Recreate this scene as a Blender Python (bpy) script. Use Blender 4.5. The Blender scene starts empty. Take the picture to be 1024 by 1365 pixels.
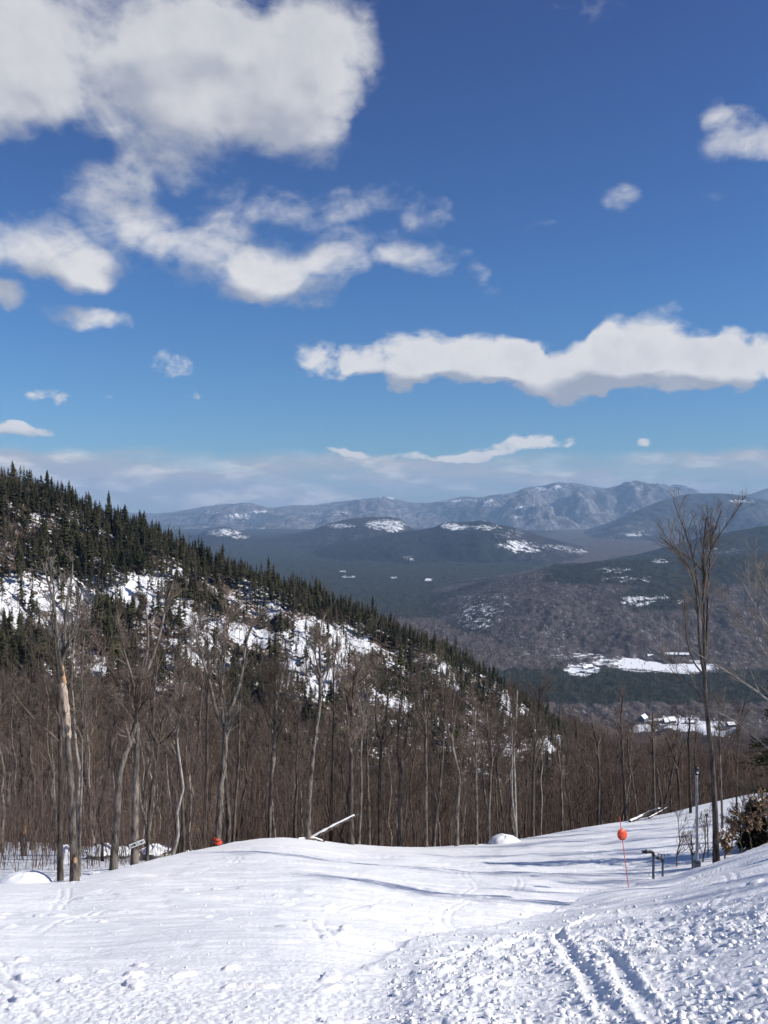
import bpy, math
import numpy as np
from mathutils import Vector

# ------------------------------------------------------------------ camera, sky, sun, exposure
FPX, CX, HY = 1144.0, 512.0, 672.0            # focal length in photo pixels, centre column, horizon row
SUN_AZ, SUN_EL = math.radians(101), math.radians(37)
sc = bpy.context.scene
col = sc.collection
cam = bpy.data.objects.new('camera', bpy.data.cameras.new('camera'))
col.objects.link(cam)
cam.data.sensor_fit = 'VERTICAL'
cam.data.sensor_height = 24.0
cam.data.lens = 24.0 * FPX / 1365.0
cam.data.clip_start = 0.1
cam.data.clip_end = 200000.0
cam.location = (0, 0, 0)
cam.rotation_euler = (math.radians(90) - math.atan(10.5 / FPX), 0, 0)
sc.camera = cam
sc.view_settings.view_transform = 'Standard'
sc.view_settings.look = 'None'
sc.view_settings.exposure = 0.22
sc.view_settings.gamma = 1.0
try:
    sc.cycles.max_bounces = 6
    sc.cycles.diffuse_bounces = 3
    sc.cycles.volume_bounces = 0
    sc.cycles.transparent_max_bounces = 8
    sc.cycles.use_adaptive_sampling = True
    sc.cycles.adaptive_threshold = 0.02
    sc.cycles.use_denoising = True
except Exception:
    pass

sun = bpy.data.objects.new('sun', bpy.data.lights.new('sun', 'SUN'))
sun.data.energy = 5.0
sun.data.angle = math.radians(0.53)
sun.data.color = (1.0, 0.95, 0.88)
sd = Vector((math.sin(SUN_AZ) * math.cos(SUN_EL), math.cos(SUN_AZ) * math.cos(SUN_EL), math.sin(SUN_EL)))
sun.rotation_euler = sd.to_track_quat('Z', 'Y').to_euler()
sun.location = (60, -20, 60)
col.objects.link(sun)


class NT:
    """small helper to write node trees"""
    def __init__(s, tree): s.t = tree; s.n = tree.nodes; s.l = tree.links
    def node(s, typ, **kw):
        n = s.n.new(typ)
        for k, v in kw.items(): setattr(n, k, v)
        return n
    def set(s, sock, v):
        if isinstance(v, bpy.types.NodeSocket): s.l.new(v, sock)
        elif v is not None: sock.default_value = v
    def math(s, op, a, b=None, c=None, clamp=False):
        n = s.node('ShaderNodeMath', operation=op); n.use_clamp = clamp
        for i, v in enumerate((a, b, c)):
            if v is not None: s.set(n.inputs[i], v)
        return n.outputs[0]
    def vmath(s, op, a, b=None, scale=None):
        n = s.node('ShaderNodeVectorMath', operation=op)
        s.set(n.inputs[0], a)
        if b is not None: s.set(n.inputs[1], b)
        if scale is not None: s.set(n.inputs['Scale'], scale)
        return n.outputs['Value'] if op in ('LENGTH', 'DOT_PRODUCT') else n.outputs[0]
    def noise(s, vec, scale, detail=4, rough=.55, dist=0.0, out=0, lac=2.0):
        n = s.node('ShaderNodeTexNoise')
        if vec is not None: s.l.new(vec, n.inputs['Vector'])
        s.set(n.inputs['Scale'], scale); n.inputs['Detail'].default_value = detail
        n.inputs['Roughness'].default_value = rough; n.inputs['Distortion'].default_value = dist
        n.inputs['Lacunarity'].default_value = lac
        return n.outputs[out]
    def ramp(s, v, a, b, lo=0.0, hi=1.0, smooth=True):
        n = s.node('ShaderNodeMapRange'); n.interpolation_type = 'SMOOTHSTEP' if smooth else 'LINEAR'
        s.set(n.inputs[0], v)
        for i, x in zip((1, 2, 3, 4), (a, b, lo, hi)): s.set(n.inputs[i], x)
        return n.outputs[0]
    def mix(s, f, a, b):
        n = s.node('ShaderNodeMix', data_type='RGBA'); n.clamp_factor = True
        s.set(n.inputs[0], f); s.set(n.inputs[6], a if not isinstance(a, tuple) else (*a, 1)[:4])
        s.set(n.inputs[7], b if not isinstance(b, tuple) else (*b, 1)[:4])
        return n.outputs[2]
    def xyz(s, x, y, z):
        n = s.node('ShaderNodeCombineXYZ')
        for i, v in enumerate((x, y, z)): s.set(n.inputs[i], v)
        return n.outputs[0]
    def sep(s, v):
        n = s.node('ShaderNodeSeparateXYZ'); s.l.new(v, n.inputs[0]); return n.outputs
    def mapping(s, v, loc=(0, 0, 0), rot=(0, 0, 0), scl=(1, 1, 1), typ='POINT'):
        n = s.node('ShaderNodeMapping', vector_type=typ); s.l.new(v, n.inputs[0])
        n.inputs['Location'].default_value = loc; n.inputs['Rotation'].default_value = rot
        n.inputs['Scale'].default_value = scl
        return n.outputs[0]


def azel(px, py):
    u, v = (px - CX) / FPX, -(py - HY) / FPX
    return math.atan(u), math.atan2(v, math.hypot(1, u))

# clouds of the day: (azimuth, elevation, half width, half height, tilt, strength), listed as seen in the north
CLOUDS = [
    (150, 50, 330, 150, 0, 1), (330, 95, 210, 125, 0, 1), (430, 50, 95, 90, 0, .8), (30, 130, 170, 75, 0, .8),
    (410, 160, 110, 75, 0, .8), (250, 195, 140, 70, 0, .6), (180, 215, 110, 50, 0, .4), (-120, 60, 260, 170, 0, 1),
    (148, 286, 98, 70, 0, .95), (50, 330, 125, 50, -12, .95), (140, 362, 75, 38, 0, .7), (5, 390, 40, 24, 0, .75),
    (120, 421, 90, 28, -6, .95), (300, 350, 120, 58, 0, .8), (400, 368, 100, 56, 0, .8), (375, 278, 130, 48, 0, .72),
    (480, 258, 68, 36, 0, .5), (500, 330, 110, 46, 10, .62), (575, 345, 85, 30, 0, .65), (640, 362, 30, 18, 0, .4),
    (570, 277, 42, 36, 0, .6), (245, 305, 95, 50, 0, .5), (-90, 330, 100, 50, 0, .9),
    (545, 474, 66, 42, 0, .85), (630, 480, 105, 42, 0, .9), (745, 492, 130, 52, 0, .9), (862, 452, 84, 52, 0, .9), (600, 455, 50, 24, 0, .4), (690, 462, 44, 24, 0, .4), (800, 455, 40, 26, 0, .4), (955, 452, 44, 24, 0, .4),
    (880, 494, 130, 46, 0, .9), (985, 482, 100, 48, 0, .9), (1120, 480, 120, 50, 0, 1), (425, 485, 58, 38, 0, .66), (480, 474, 36, 34, 0, .7),
    (540, 516, 40, 22, 0, .5), (985, 190, 74, 40, -6, .95), (1090, 190, 90, 50, 0, .9), (950, 160, 34, 22, 0, .45), (822, 266, 34, 27, 0, .58),
    (950, 256, 32, 18, 0, .48), (730, 297, 44, 12, 0, .5), (685, 27, 38, 30, 0, .46), (800, 10, 80, 30, 0, .34),
    (228, 492, 44, 28, 0, .48), (35, 573, 80, 17, 0, .55), (85, 525, 80, 18, 0, .4), (460, 602, 30, 12, 0, .5),
    (712, 592, 72, 20, 0, .54), (640, 600, 115, 12, 0, .36), (853, 583, 16, 7, 0, .5), (560, 606, 150, 10, 0, .4),
]

wd = bpy.data.worlds.new('World'); sc.world = wd; wd.use_nodes = True
try: wd.cycles.sampling_method = 'MANUAL'; wd.cycles.sample_map_resolution = 256
except Exception: pass
g = NT(wd.node_tree); g.n.clear()
grp = bpy.data.node_groups.new('cloud_density', 'ShaderNodeTree')
grp.interface.new_socket('Vector', in_out='INPUT', socket_type='NodeSocketVector')
grp.interface.new_socket('Density', in_out='OUTPUT', socket_type='NodeSocketFloat')
q = NT(grp)
gi = q.node('NodeGroupInput'); go = q.node('NodeGroupOutput')
p0 = gi.outputs[0]
w1 = q.vmath('SUBTRACT', q.noise(p0, 9.0, 3, .6, out=1), (.5, .5, .5))
pw = q.vmath('ADD', p0, q.vmath('SCALE', w1, scale=.055))
tot = None
for (bx, by, rx, ry, rot, st) in CLOUDS:
    a, e = azel(bx, by)
    ca = math.cos(a) ** 2; ce = math.cos(e) ** 2
    src = pw
    if tot is not None:                       # one cloud after the other keeps the shader small
        mn = q.node('ShaderNodeVectorMath', operation='MULTIPLY_ADD')
        q.l.new(tot, mn.inputs[0]); mn.inputs[1].default_value = (1e-7, 1e-7, 1e-7); q.l.new(pw, mn.inputs[2]); src = mn.outputs[0]
    m = q.mapping(src, (a, e, 0), (0, 0, math.radians(rot)), (rx / FPX * ca, ry / FPX * ce * math.cos(a), 1), 'TEXTURE')
    d2 = q.vmath('DOT_PRODUCT', m, m)
    f = q.math('MULTIPLY', q.math('SUBTRACT', 1.0, d2, clamp=True), st)
    tot = f if tot is None else q.math('ADD', tot, f)
# softly limit the overlap of neighbours
tot = q.math('MINIMUM', tot, 1.5)
q.l.new(tot, go.inputs[0])

tc = g.node('ShaderNodeTexCoord')
dv = g.vmath('NORMALIZE', tc.outputs['Generated'])
dx, dy, dz = g.sep(dv)
az = g.math('ARCTAN2', dx, dy); el = g.math('ARCSINE', dz)
pv = g.xyz(az, el, 0.0)
def dens(v):
    n = g.node('ShaderNodeGroup'); n.node_tree = grp; g.l.new(v, n.inputs[0]); return n.outputs[0]
DEL = (0.020, 0.040, 0)
pv1 = g.vmath('ADD', pv, DEL)
def soft(v): return g.math('MULTIPLY', g.math('SUBTRACT', g.noise(g.mapping(v, scl=(1, 1.35, 1)), 13.0, 2.6, .5, .2), .5), 1.2)
def fine(v): return g.math('MULTIPLY', g.math('SUBTRACT', g.noise(g.mapping(v, scl=(1, 1.25, 1)), 11.0, 10, .58, .5), .5), 1.75)
B0 = dens(pv); B1 = dens(pv1)
D0 = g.math('ADD', g.math('ADD', g.math('SUBTRACT', B0, .30), fine(pv)), g.math('MULTIPLY', g.math('SUBTRACT', g.noise(g.mapping(pv, scl=(1, 1.6, 1)), 38.0, 7, .6, .3), .5), .75))
S0 = g.math('ADD', B0, soft(pv)); S1 = g.math('ADD', B1, soft(pv1))
# crisp heaped edges low over the valley, ragged soft ones overhead
edge = g.ramp(el, .12, .28, .26, 1.0, False)
alpha = g.ramp(D0, -.02, edge)
relief = g.math('SUBTRACT', S0, S1)
lit = g.math('ADD', g.ramp(relief, g.ramp(el, .20, .36, -.34, -.62), g.ramp(el, .20, .36, .44, .36)), g.math('MULTIPLY', g.math('SUBTRACT', g.noise(pv, 26, 7, .6), .5), .85))
lit = g.math('SUBTRACT', lit, g.ramp(S0, .8, 1.7, 0, .18), clamp=True)
sky = g.node('ShaderNodeTexSky'); sky.sky_type = 'NISHITA'; sky.sun_disc = False
sky.sun_elevation = SUN_EL; sky.sun_rotation = SUN_AZ; sky.altitude = 900
sky.air_density = 1.0; sky.dust_density = 0.35; sky.ozone_density = 2.2
skyc = g.mix(1.0, sky.outputs[0], (0, 0, 0, 1))
mm = skyc.node; mm.blend_type = 'MULTIPLY'
tint = g.mix(g.ramp(el, 0.0, .26, smooth=False), (0.53, 0.80, 1.04), (0.45, 0.78, 1.17))
tint = g.mix(g.ramp(el, .24, .52, smooth=False), tint, (0.44, 0.60, 1.03))
g.l.new(tint, mm.inputs[7])
KC = 9.8
dark = g.mix(g.ramp(el, .02, .5), (.42 * KC, .46 * KC, .56 * KC), (.47 * KC, .50 * KC, .59 * KC))
bright = (.90 * KC, .90 * KC, .93 * KC)
bright = g.mix(g.ramp(el, .2, .6), (.90 * KC, .89 * KC, .90 * KC), (.76 * KC, .77 * KC, .80 * KC))
cc = g.mix(lit, dark, bright)
# low bank of layered cloud along the horizon
bn = g.noise(g.mapping(pv, scl=(1, 5.5, 1)), 5.0, 7, .55, .3)
top = g.math('ADD', .060, g.math('MULTIPLY', g.math('SUBTRACT', g.noise(g.mapping(pv, scl=(1, .3, 1)), 9, 5, .6), .5), .034))
ba = g.math('MULTIPLY', g.ramp(g.math('SUBTRACT', top, el), -.003, .010), g.ramp(bn, .38, .56, .35, .97))
bc = g.mix(g.ramp(g.noise(g.mapping(pv, scl=(1, 3.2, 1)), 12.0, 6, .6, .2), .45, .68), (.52 * KC, .55 * KC, .62 * KC), (1.0 * KC, .96 * KC, .92 * KC))
c1 = g.mix(ba, skyc, bc)
c2 = g.mix(g.math('MULTIPLY', alpha, .95), c1, cc)
bg = g.node('ShaderNodeBackground'); g.l.new(c2, bg.inputs[0]); bg.inputs[1].default_value = 0.077
wo = g.node('ShaderNodeOutputWorld'); g.l.new(bg.outputs[0], wo.inputs[0])

# ------------------------------------------------------------------ helpers
RNG = np.random.default_rng(7)

def hash2(ix, iy, seed):
    h = (ix.astype(np.int64) * 374761393 + iy.astype(np.int64) * 668265263 + seed * 974634777) & 0xffffffff
    h = ((h ^ (h >> 13)) * 1274126177) & 0xffffffff
    return ((h ^ (h >> 16)) & 0xffffff) / float(0xffffff)

def vnoise(x, y, seed=0):
    """gradient noise, about -1..1"""
    x = np.asarray(x, float); y = np.asarray(y, float)
    ix, iy = np.floor(x), np.floor(y); fx, fy = x - ix, y - iy
    def gr(ax, ay):
        a = hash2(ix + ax, iy + ay, seed) * 2 * np.pi
        return np.cos(a) * (fx - ax) + np.sin(a) * (fy - ay)
    sx = fx * fx * fx * (fx * (fx * 6 - 15) + 10); sy = fy * fy * fy * (fy * (fy * 6 - 15) + 10)
    a = gr(0, 0) * (1 - sx) + gr(1, 0) * sx; b = gr(0, 1) * (1 - sx) + gr(1, 1) * sx
    return (a * (1 - sy) + b * sy) * 1.5

def fbm(x, y, octv=4, seed=0, gain=.5):
    s = 0; a = 1.0; f = 1.0
    for o in range(octv):
        s = s + a * vnoise(x * f, y * f, seed + o * 17); a *= gain; f *= 2.03
    return s

def sstep(x, a, b):
    t = np.clip((x - a) / (b - a), 0, 1); return t * t * (3 - 2 * t)

def lerp_pts(px, pts):
    pts = np.array(pts, float); return np.interp(px, pts[:, 0], pts[:, 1])

def lerp_s(px, pts, w=60):
    k = np.linspace(-1, 1, 9); wt = 1 - np.abs(k) * .9; wt /= wt.sum()
    return sum(a * lerp_pts(px + w * b, pts) for a, b in zip(wt, k))

def P(px, py, Y): return np.array(((px - CX) / FPX * Y, Y, -(py - HY) / FPX * Y))

def mesh_np(name, V, F=None, mat=None, parent=None, smooth=True, T=None, loc=None, link=True):
    me = bpy.data.meshes.new(name)
    V = np.asarray(V, np.float32).reshape(-1, 3)
    lists = []
    if F is not None and len(F): lists.append(np.asarray(F, np.int32))
    if T is not None and len(T): lists.append(np.asarray(T, np.int32))
    me.vertices.add(len(V)); me.vertices.foreach_set('co', V.ravel())
    loops = np.concatenate([a.ravel() for a in lists]); sizes = np.concatenate([np.full(len(a), a.shape[1], np.int32) for a in lists])
    starts = np.concatenate(([0], np.cumsum(sizes)[:-1])).astype(np.int32)
    me.loops.add(len(loops)); me.loops.foreach_set('vertex_index', loops)
    me.polygons.add(len(sizes)); me.polygons.foreach_set('loop_start', starts)
    try: me.polygons.foreach_set('loop_total', sizes)
    except Exception: pass
    me.polygons.foreach_set('use_smooth', np.full(len(sizes), smooth, bool))
    me.update(calc_edges=True)
    if mat: me.materials.append(mat)
    if not link: return me
    o = bpy.data.objects.new(name, me); col.objects.link(o)
    if parent: o.parent = parent
    if loc is not None: o.location = loc
    return o

def tag(o, label=None, cat=None, group=None, kind=None):
    if label: o['label'] = label
    if cat: o['category'] = cat
    if group: o['group'] = group
    if kind: o['kind'] = kind
    return o

def thing(name, label, cat, loc=(0, 0, 0), rz=0.0, group=None):
    o = bpy.data.objects.new(name, None); col.objects.link(o); o.empty_display_size = .3
    o.location = [float(v) for v in loc]; o.rotation_euler = (0, 0, rz)
    return tag(o, label, cat, group)

def addattr(o, name, arr):
    a = o.data.attributes.new(name, 'FLOAT', 'POINT'); a.data.foreach_set('value', np.asarray(arr, np.float32).ravel())

class Geo:
    """collects quads and triangles"""
    def __init__(s): s.V = []; s.F = []; s.T = []; s.n = 0
    def add(s, V, F=None, T=None):
        V = np.asarray(V, float).reshape(-1, 3)
        if F is not None and len(F): s.F.append(np.asarray(F) + s.n)
        if T is not None and len(T): s.T.append(np.asarray(T) + s.n)
        s.V.append(V); s.n += len(V)
    def tubes(s, Pp, R, sides=5):
        Pp = np.asarray(Pp, float); R = np.asarray(R, float)
        if Pp.ndim == 2: Pp = Pp[None]; R = R[None]
        N, K, _ = Pp.shape
        if N == 0: return
        Tn = np.gradient(Pp, axis=1); Tn /= np.linalg.norm(Tn, axis=2, keepdims=True) + 1e-9
        mean = Tn.mean(1); ax = np.argmin(np.abs(mean), axis=1); ref = np.eye(3)[ax][:, None, :]
        U = np.cross(Tn, ref); U /= np.linalg.norm(U, axis=2, keepdims=True) + 1e-9
        W = np.cross(Tn, U)
        th = np.arange(sides) / sides * 2 * np.pi
        V = Pp[:, :, None, :] + R[:, :, None, None] * (U[:, :, None, :] * np.cos(th)[None, None, :, None] + W[:, :, None, :] * np.sin(th)[None, None, :, None])
        i = np.arange(N)[:, None, None] * K * sides + np.arange(K - 1)[None, :, None] * sides + np.arange(sides)[None, None, :]
        j = np.arange(N)[:, None, None] * K * sides + np.arange(K - 1)[None, :, None] * sides + (np.arange(sides)[None, None, :] + 1) % sides
        F = np.stack([i, j, j + sides, i + sides], -1).reshape(-1, 4)
        s.add(V, F)
    def blades(s, A, B, w, rng):
        """thin triangles from A to B, base width w"""
        d = B - A; d /= np.linalg.norm(d, axis=1, keepdims=True) + 1e-9
        r = rng.normal(size=A.shape); pz = np.cross(d, r); pz /= np.linalg.norm(pz, axis=1, keepdims=True) + 1e-9
        w = np.broadcast_to(np.asarray(w, float), (len(A),))[:, None]
        V = np.stack([A - pz * w / 2, A + pz * w / 2, B], 1)
        s.add(V, T=np.arange(len(A) * 3).reshape(-1, 3))
    def box(s, c, sz, rot=None):
        v = np.array([(x, y, z) for x in (-.5, .5) for y in (-.5, .5) for z in (-.5, .5)], float) * np.array(sz)
        if rot is not None: v = v @ np.array(rot).T
        s.add(v + np.array(c), F=[(0, 1, 3, 2), (4, 6, 7, 5), (0, 4, 5, 1), (2, 3, 7, 6), (0, 2, 6, 4), (1, 5, 7, 3)])
    def cap(s, c, r, nrm=(0, 0, 1), n=10):
        nrm = np.array(nrm, float); nrm /= np.linalg.norm(nrm)
        a = np.cross(nrm, (1, 0, 0) if abs(nrm[0]) < .8 else (0, 1, 0)); a /= np.linalg.norm(a); b = np.cross(nrm, a)
        th = np.arange(n) / n * 2 * np.pi
        V = np.vstack([np.array(c), np.array(c) + r * (a * np.cos(th)[:, None] + b * np.sin(th)[:, None])])
        s.add(V, T=[(0, 1 + i, 1 + (i + 1) % n) for i in range(n)])
    def arrays(s):
        return (np.concatenate(s.V), np.concatenate(s.F) if s.F else np.zeros((0, 4), int), np.concatenate(s.T) if s.T else np.zeros((0, 3), int))
    def build(s, name, mat, parent=None, smooth=True, loc=None, link=True):
        V, F, T = s.arrays(); return mesh_np(name, V, F, mat, parent, smooth, T, loc, link)

def rotz(a): c, s_ = math.cos(a), math.sin(a); return np.array(((c, -s_, 0), (s_, c, 0), (0, 0, 1)))
def rotx(a): c, s_ = math.cos(a), math.sin(a); return np.array(((1, 0, 0), (0, c, -s_), (0, s_, c)))
def roty(a): c, s_ = math.cos(a), math.sin(a); return np.array(((c, 0, s_), (0, 1, 0), (-s_, 0, c)))

def scatter(name, variants, pos, scl, rot, choice, mat, label, cat, zs=None):
    """merge many copies of small meshes into one object (stuff)"""
    Vs, Fs, Ts, n = [], [], [], 0
    for k, (V, F, T) in enumerate(variants):
        idx = np.where(choice == k)[0]
        if not len(idx): continue
        c, s_ = np.cos(rot[idx]), np.sin(rot[idx])
        S = scl[idx][:, None]; SZ = (zs[idx] if zs is not None else scl[idx])[:, None]
        x = (V[None, :, 0] * c[:, None] - V[None, :, 1] * s_[:, None]) * S + pos[idx, 0][:, None]
        y = (V[None, :, 0] * s_[:, None] + V[None, :, 1] * c[:, None]) * S + pos[idx, 1][:, None]
        z = V[None, :, 2] * SZ + pos[idx, 2][:, None]
        off = n + (np.arange(len(idx)) * len(V))[:, None, None]
        Vs.append(np.stack([x, y, z], -1).reshape(-1, 3))
        if len(F): Fs.append((F[None] + off).reshape(-1, 4))
        if len(T): Ts.append((T[None] + off).reshape(-1, 3))
        n += len(idx) * len(V)
    o = mesh_np(name, np.concatenate(Vs), np.concatenate(Fs) if Fs else None, mat, T=np.concatenate(Ts) if Ts else None)
    return tag(o, label, cat, kind='stuff')

# ------------------------------------------------------------------ materials
def newmat(name, rough=.8, spec=.2):
    m = bpy.data.materials.new(name); m.use_nodes = True
    t = NT(m.node_tree); b = t.n['Principled BSDF']
    b.inputs['Roughness'].default_value = rough; b.inputs['Specular IOR Level'].default_value = spec
    return m, t, b

def bump(t, b, h, strength=.5, dist=.02):
    n = t.node('ShaderNodeBump'); n.inputs['Strength'].default_value = strength; n.inputs['Distance'].default_value = dist
    t.l.new(h, n.inputs['Height']); t.l.new(n.outputs[0], b.inputs['Normal'])

def mat_noise(name, c1, c2, scale=3, rough=.85, spec=.15, scl=(1, 1, 1), lo=.35, hi=.65, bs=.4, bd=.02, coord='Object', rnd=0.0, detail=5):
    m, t, b = newmat(name, rough, spec)
    tcn = t.node('ShaderNodeTexCoord'); v = t.mapping(tcn.outputs[coord], scl=scl)
    n = t.noise(v, scale, detail, .6)
    c = t.mix(t.ramp(n, lo, hi), c1, c2)
    if rnd:
        oi = t.node('ShaderNodeObjectInfo')
        h = t.node('ShaderNodeHueSaturation'); t.l.new(c, h.inputs['Color'])
        t.l.new(t.ramp(oi.outputs['Random'], 0, 1, 1 - rnd, 1 + rnd, False), h.inputs['Value'])
        c = h.outputs[0]
    t.l.new(c, b.inputs['Base Color'])
    if bs: bump(t, b, n, bs, bd)
    return m

M = {}
M['bark'] = mat_noise('grey_bark', (.030, .024, .020), (.19, .165, .14), 7, scl=(1, 1, .3), bs=1, bd=.08, rnd=.35, lo=.32, hi=.66, detail=8)
M['bark_pale'] = mat_noise('pale_bark', (.17, .15, .13), (.38, .35, .31), 8, scl=(1, 1, .3), bs=.5, bd=.02)
M['bark_dark'] = mat_noise('dark_bark', (.030, .024, .020), (.105, .088, .074), 9, scl=(1, 1, .25), bs=.7, bd=.03, rnd=.3)
M['twig'] = mat_noise('brown_twigs', (.080, .060, .046), (.21, .166, .132), .8, bs=0, rnd=.3)
M['twig_red'] = mat_noise('reddish_twigs', (.080, .055, .042), (.19, .138, .108), .3, bs=0)
M['twig_grey'] = mat_noise('grey_twigs', (.12, .105, .09), (.26, .235, .205), .8, bs=0)
M['wood_bare'] = mat_noise('weathered_bare_wood', (.16, .12, .09), (.48, .40, .32), 5, scl=(2, 2, .3), bs=.5, bd=.02)
M['wood_orange'] = mat_noise('rotten_orange_wood', (.19, .105, .05), (.44, .29, .17), 6, bs=.6, bd=.02)
M['needles'] = mat_noise('spruce_needles', (.016, .019, .009), (.062, .060, .026), 1.2, rough=.9, bs=0, rnd=.4)
M['needles_far'] = mat_noise('far_spruce_needles', (.015, .018, .010), (.058, .056, .028), .10, rough=.9, bs=0)
M['snow_cap'] = mat_noise('snow_cap', (.80, .81, .84), (.86, .87, .88), 6, rough=.6, bs=.3, bd=.03)
M['rock'] = mat_noise('grey_boulder_rock', (.16, .15, .14), (.36, .35, .33), 3, bs=.6, bd=.05)
M['leaf'] = mat_noise('dry_tan_leaves', (.20, .120, .065), (.46, .32, .19), 7, rough=.7, bs=0)
M['metal'] = mat_noise('galvanised_grey_metal', (.20, .21, .22), (.36, .37, .38), 12, rough=.45, spec=.5, bs=.05)
M['pipe'] = mat_noise('dark_painted_pipe', (.035, .045, .06), (.10, .12, .15), 14, rough=.45, spec=.5, bs=.1, bd=.003)
M['black'] = mat_noise('black_fittings', (.012, .012, .014), (.035, .035, .04), 10, rough=.5, spec=.4, bs=.1)
M['orange'] = mat_noise('faded_orange_plastic', (.62, .055, .025), (.78, .10, .045), 8, rough=.45, spec=.4, bs=.05)
M['white_paint'] = mat_noise('white_painted_board', (.66, .66, .64), (.82, .82, .80), 8, rough=.6, bs=.1)
M['wall_brown'] = mat_noise('brown_clapboard', (.05, .035, .03), (.09, .065, .055), 2, scl=(.2, .2, 8), bs=.1)
M['wall_grey'] = mat_noise('grey_clapboard', (.10, .11, .13), (.17, .18, .20), 2, scl=(.2, .2, 8), bs=.1)
M['wall_white'] = mat_noise('white_clapboard', (.55, .55, .56), (.68, .68, .68), 2, scl=(.2, .2, 8), bs=.1)
M['glass'] = mat_noise('dark_window_glass', (.015, .02, .03), (.04, .05, .07), 1, rough=.15, spec=.6, bs=0)
M['asphalt'] = mat_noise('wet_asphalt', (.035, .035, .04), (.07, .07, .075), .5, bs=0)

# snow of the piste
def snow_mat():
    m, t, b = newmat('piste_snow', .55, .25)
    geo = t.node('ShaderNodeNewGeometry'); pos = geo.outputs['Position']
    big = t.noise(pos, .35, 4, .55)
    c = t.mix(t.ramp(big, .35, .7), (.83, .835, .845), (.88, .88, .885))
    grime = t.noise(t.mapping(pos, scl=(.35, 1, 1)), 1.7, 5, .6)
    c = t.mix(t.ramp(grime, .58, .80, 0, .35), c, (.70, .715, .75))
    t.l.new(c, b.inputs['Base Color'])
    b.inputs['Subsurface Weight'].default_value = 0.0
    n1 = t.noise(pos, 14, 6, .65); n2 = t.noise(pos, 90, 3, .6)
    st = t.noise(t.mapping(pos, rot=(0, 0, math.radians(12)), scl=(.12, 1, 1)), 5.5, 5, .6)
    h = t.math('ADD', t.math('MULTIPLY', n1, .035), t.math('MULTIPLY', n2, .004))
    h = t.math('ADD', h, t.math('MULTIPLY', st, .06))
    bump(t, b, h, .6, 1.0)
    return m
M['snow'] = snow_mat()

def hillside_mat():
    m, t, b = newmat('wooded_hillside_ground', .85, .1)
    geo = t.node('ShaderNodeNewGeometry'); pos = geo.outputs['Position']
    at = t.node('ShaderNodeAttribute', attribute_name='snowy').outputs['Fac']
    nrm = t.sep(geo.outputs['Normal'])[2]
    n1 = t.noise(pos, .10, 8, .62, .3); n2 = t.noise(pos, .9, 5, .65)
    nn = t.math('ADD', t.math('MULTIPLY', n1, .5), t.math('MULTIPLY', n2, .5))
    sf = t.ramp(t.math('ADD', nn, t.math('MULTIPLY', t.math('SUBTRACT', at, .5), .42)), .475, .525)
    rock = t.mix(t.ramp(t.noise(pos, .45, 5, .6), .35, .65), (.16, .13, .115), (.36, .30, .26))
    brush = t.mix(t.ramp(t.noise(pos, .5, 6, .7), .35, .65), (.040, .030, .024), (.115, .085, .068))
    grd = t.mix(t.math('MULTIPLY', t.ramp(at, .35, .6), t.ramp(n2, .42, .55)), brush, rock)
    c = t.mix(sf, grd, (.80, .81, .84))
    t.l.new(c, b.inputs['Base Color'])
    bump(t, b, t.math('ADD', n2, t.noise(pos, 3.2, 4, .6)), .8, .6)
    return m
M['hillside'] = hillside_mat()

def forest_mat(name, hard1, hard2, con1, con2, psc, ssc, bd, bias=0.0, spk=1.0):
    """distant woods: hardwood and conifer patches by 'conifer', open snow by 'snowy'"""
    m, t, b = newmat(name, .95, .05)
    geo = t.node('ShaderNodeNewGeometry'); pos = geo.outputs['Position']
    sn = t.node('ShaderNodeAttribute', attribute_name='snowy').outputs['Fac']
    cf = t.node('ShaderNodeAttribute', attribute_name='conifer').outputs['Fac']
    patch = t.noise(pos, psc, 7, .62, .4)
    spec = t.noise(t.mapping(pos, scl=(1, .45, .6)), ssc, 4, .7)
    cfac = t.ramp(t.math('ADD', t.math('ADD', patch, t.math('MULTIPLY', t.math('SUBTRACT', spec, .5), .35)), t.math('MULTIPLY', t.math('SUBTRACT', cf, .5), .9)), .46, .56)
    hard = t.mix(t.ramp(spec, .36, .64), hard1, hard2)
    hard = t.mix(t.ramp(t.noise(t.mapping(pos, scl=(1, .3, .4)), ssc * 1.7, 3, .7), .57, .70, 0, .6 * spk), hard, (.34, .33, .34))
    con = t.mix(t.ramp(spec, .38, .62), con1, con2)
    c = t.mix(cfac, hard, con)
    sp2 = t.math('ADD', t.math('MULTIPLY', t.noise(pos, ssc * .45, 7, .78), .6), t.math('MULTIPLY', t.noise(pos, ssc * 1.6, 3, .8), .4))
    sfac = t.ramp(t.math('ADD', t.math('MULTIPLY_ADD', sp2, 2.6, -.8), t.math('MULTIPLY', t.math('SUBTRACT', sn, .5), .42)), .50, .62)
    sfac = t.math('MAXIMUM', t.math('MULTIPLY', sfac, t.ramp(sn, .05, .35)), t.ramp(sn, .89, .97))
    c = t.mix(sfac, c, (.80, .81, .83))
    t.l.new(c, b.inputs['Base Color'])
    bump(t, b, t.math('MULTIPLY', spec, t.math('SUBTRACT', 1.0, t.ramp(sn, .75, .95))), .7, bd)
    return m
M['valley'] = forest_mat('valley_woods', (.048, .038, .036), (.105, .086, .080), (.016, .018, .015), (.042, .044, .034), .0035, .085, 8, spk=1.0)
M['hillwoods'] = forest_mat('hill_woods', (.044, .037, .037), (.105, .088, .085), (.014, .017, .015), (.040, .042, .034), .0032, .06, 10, spk=1.0)
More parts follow.
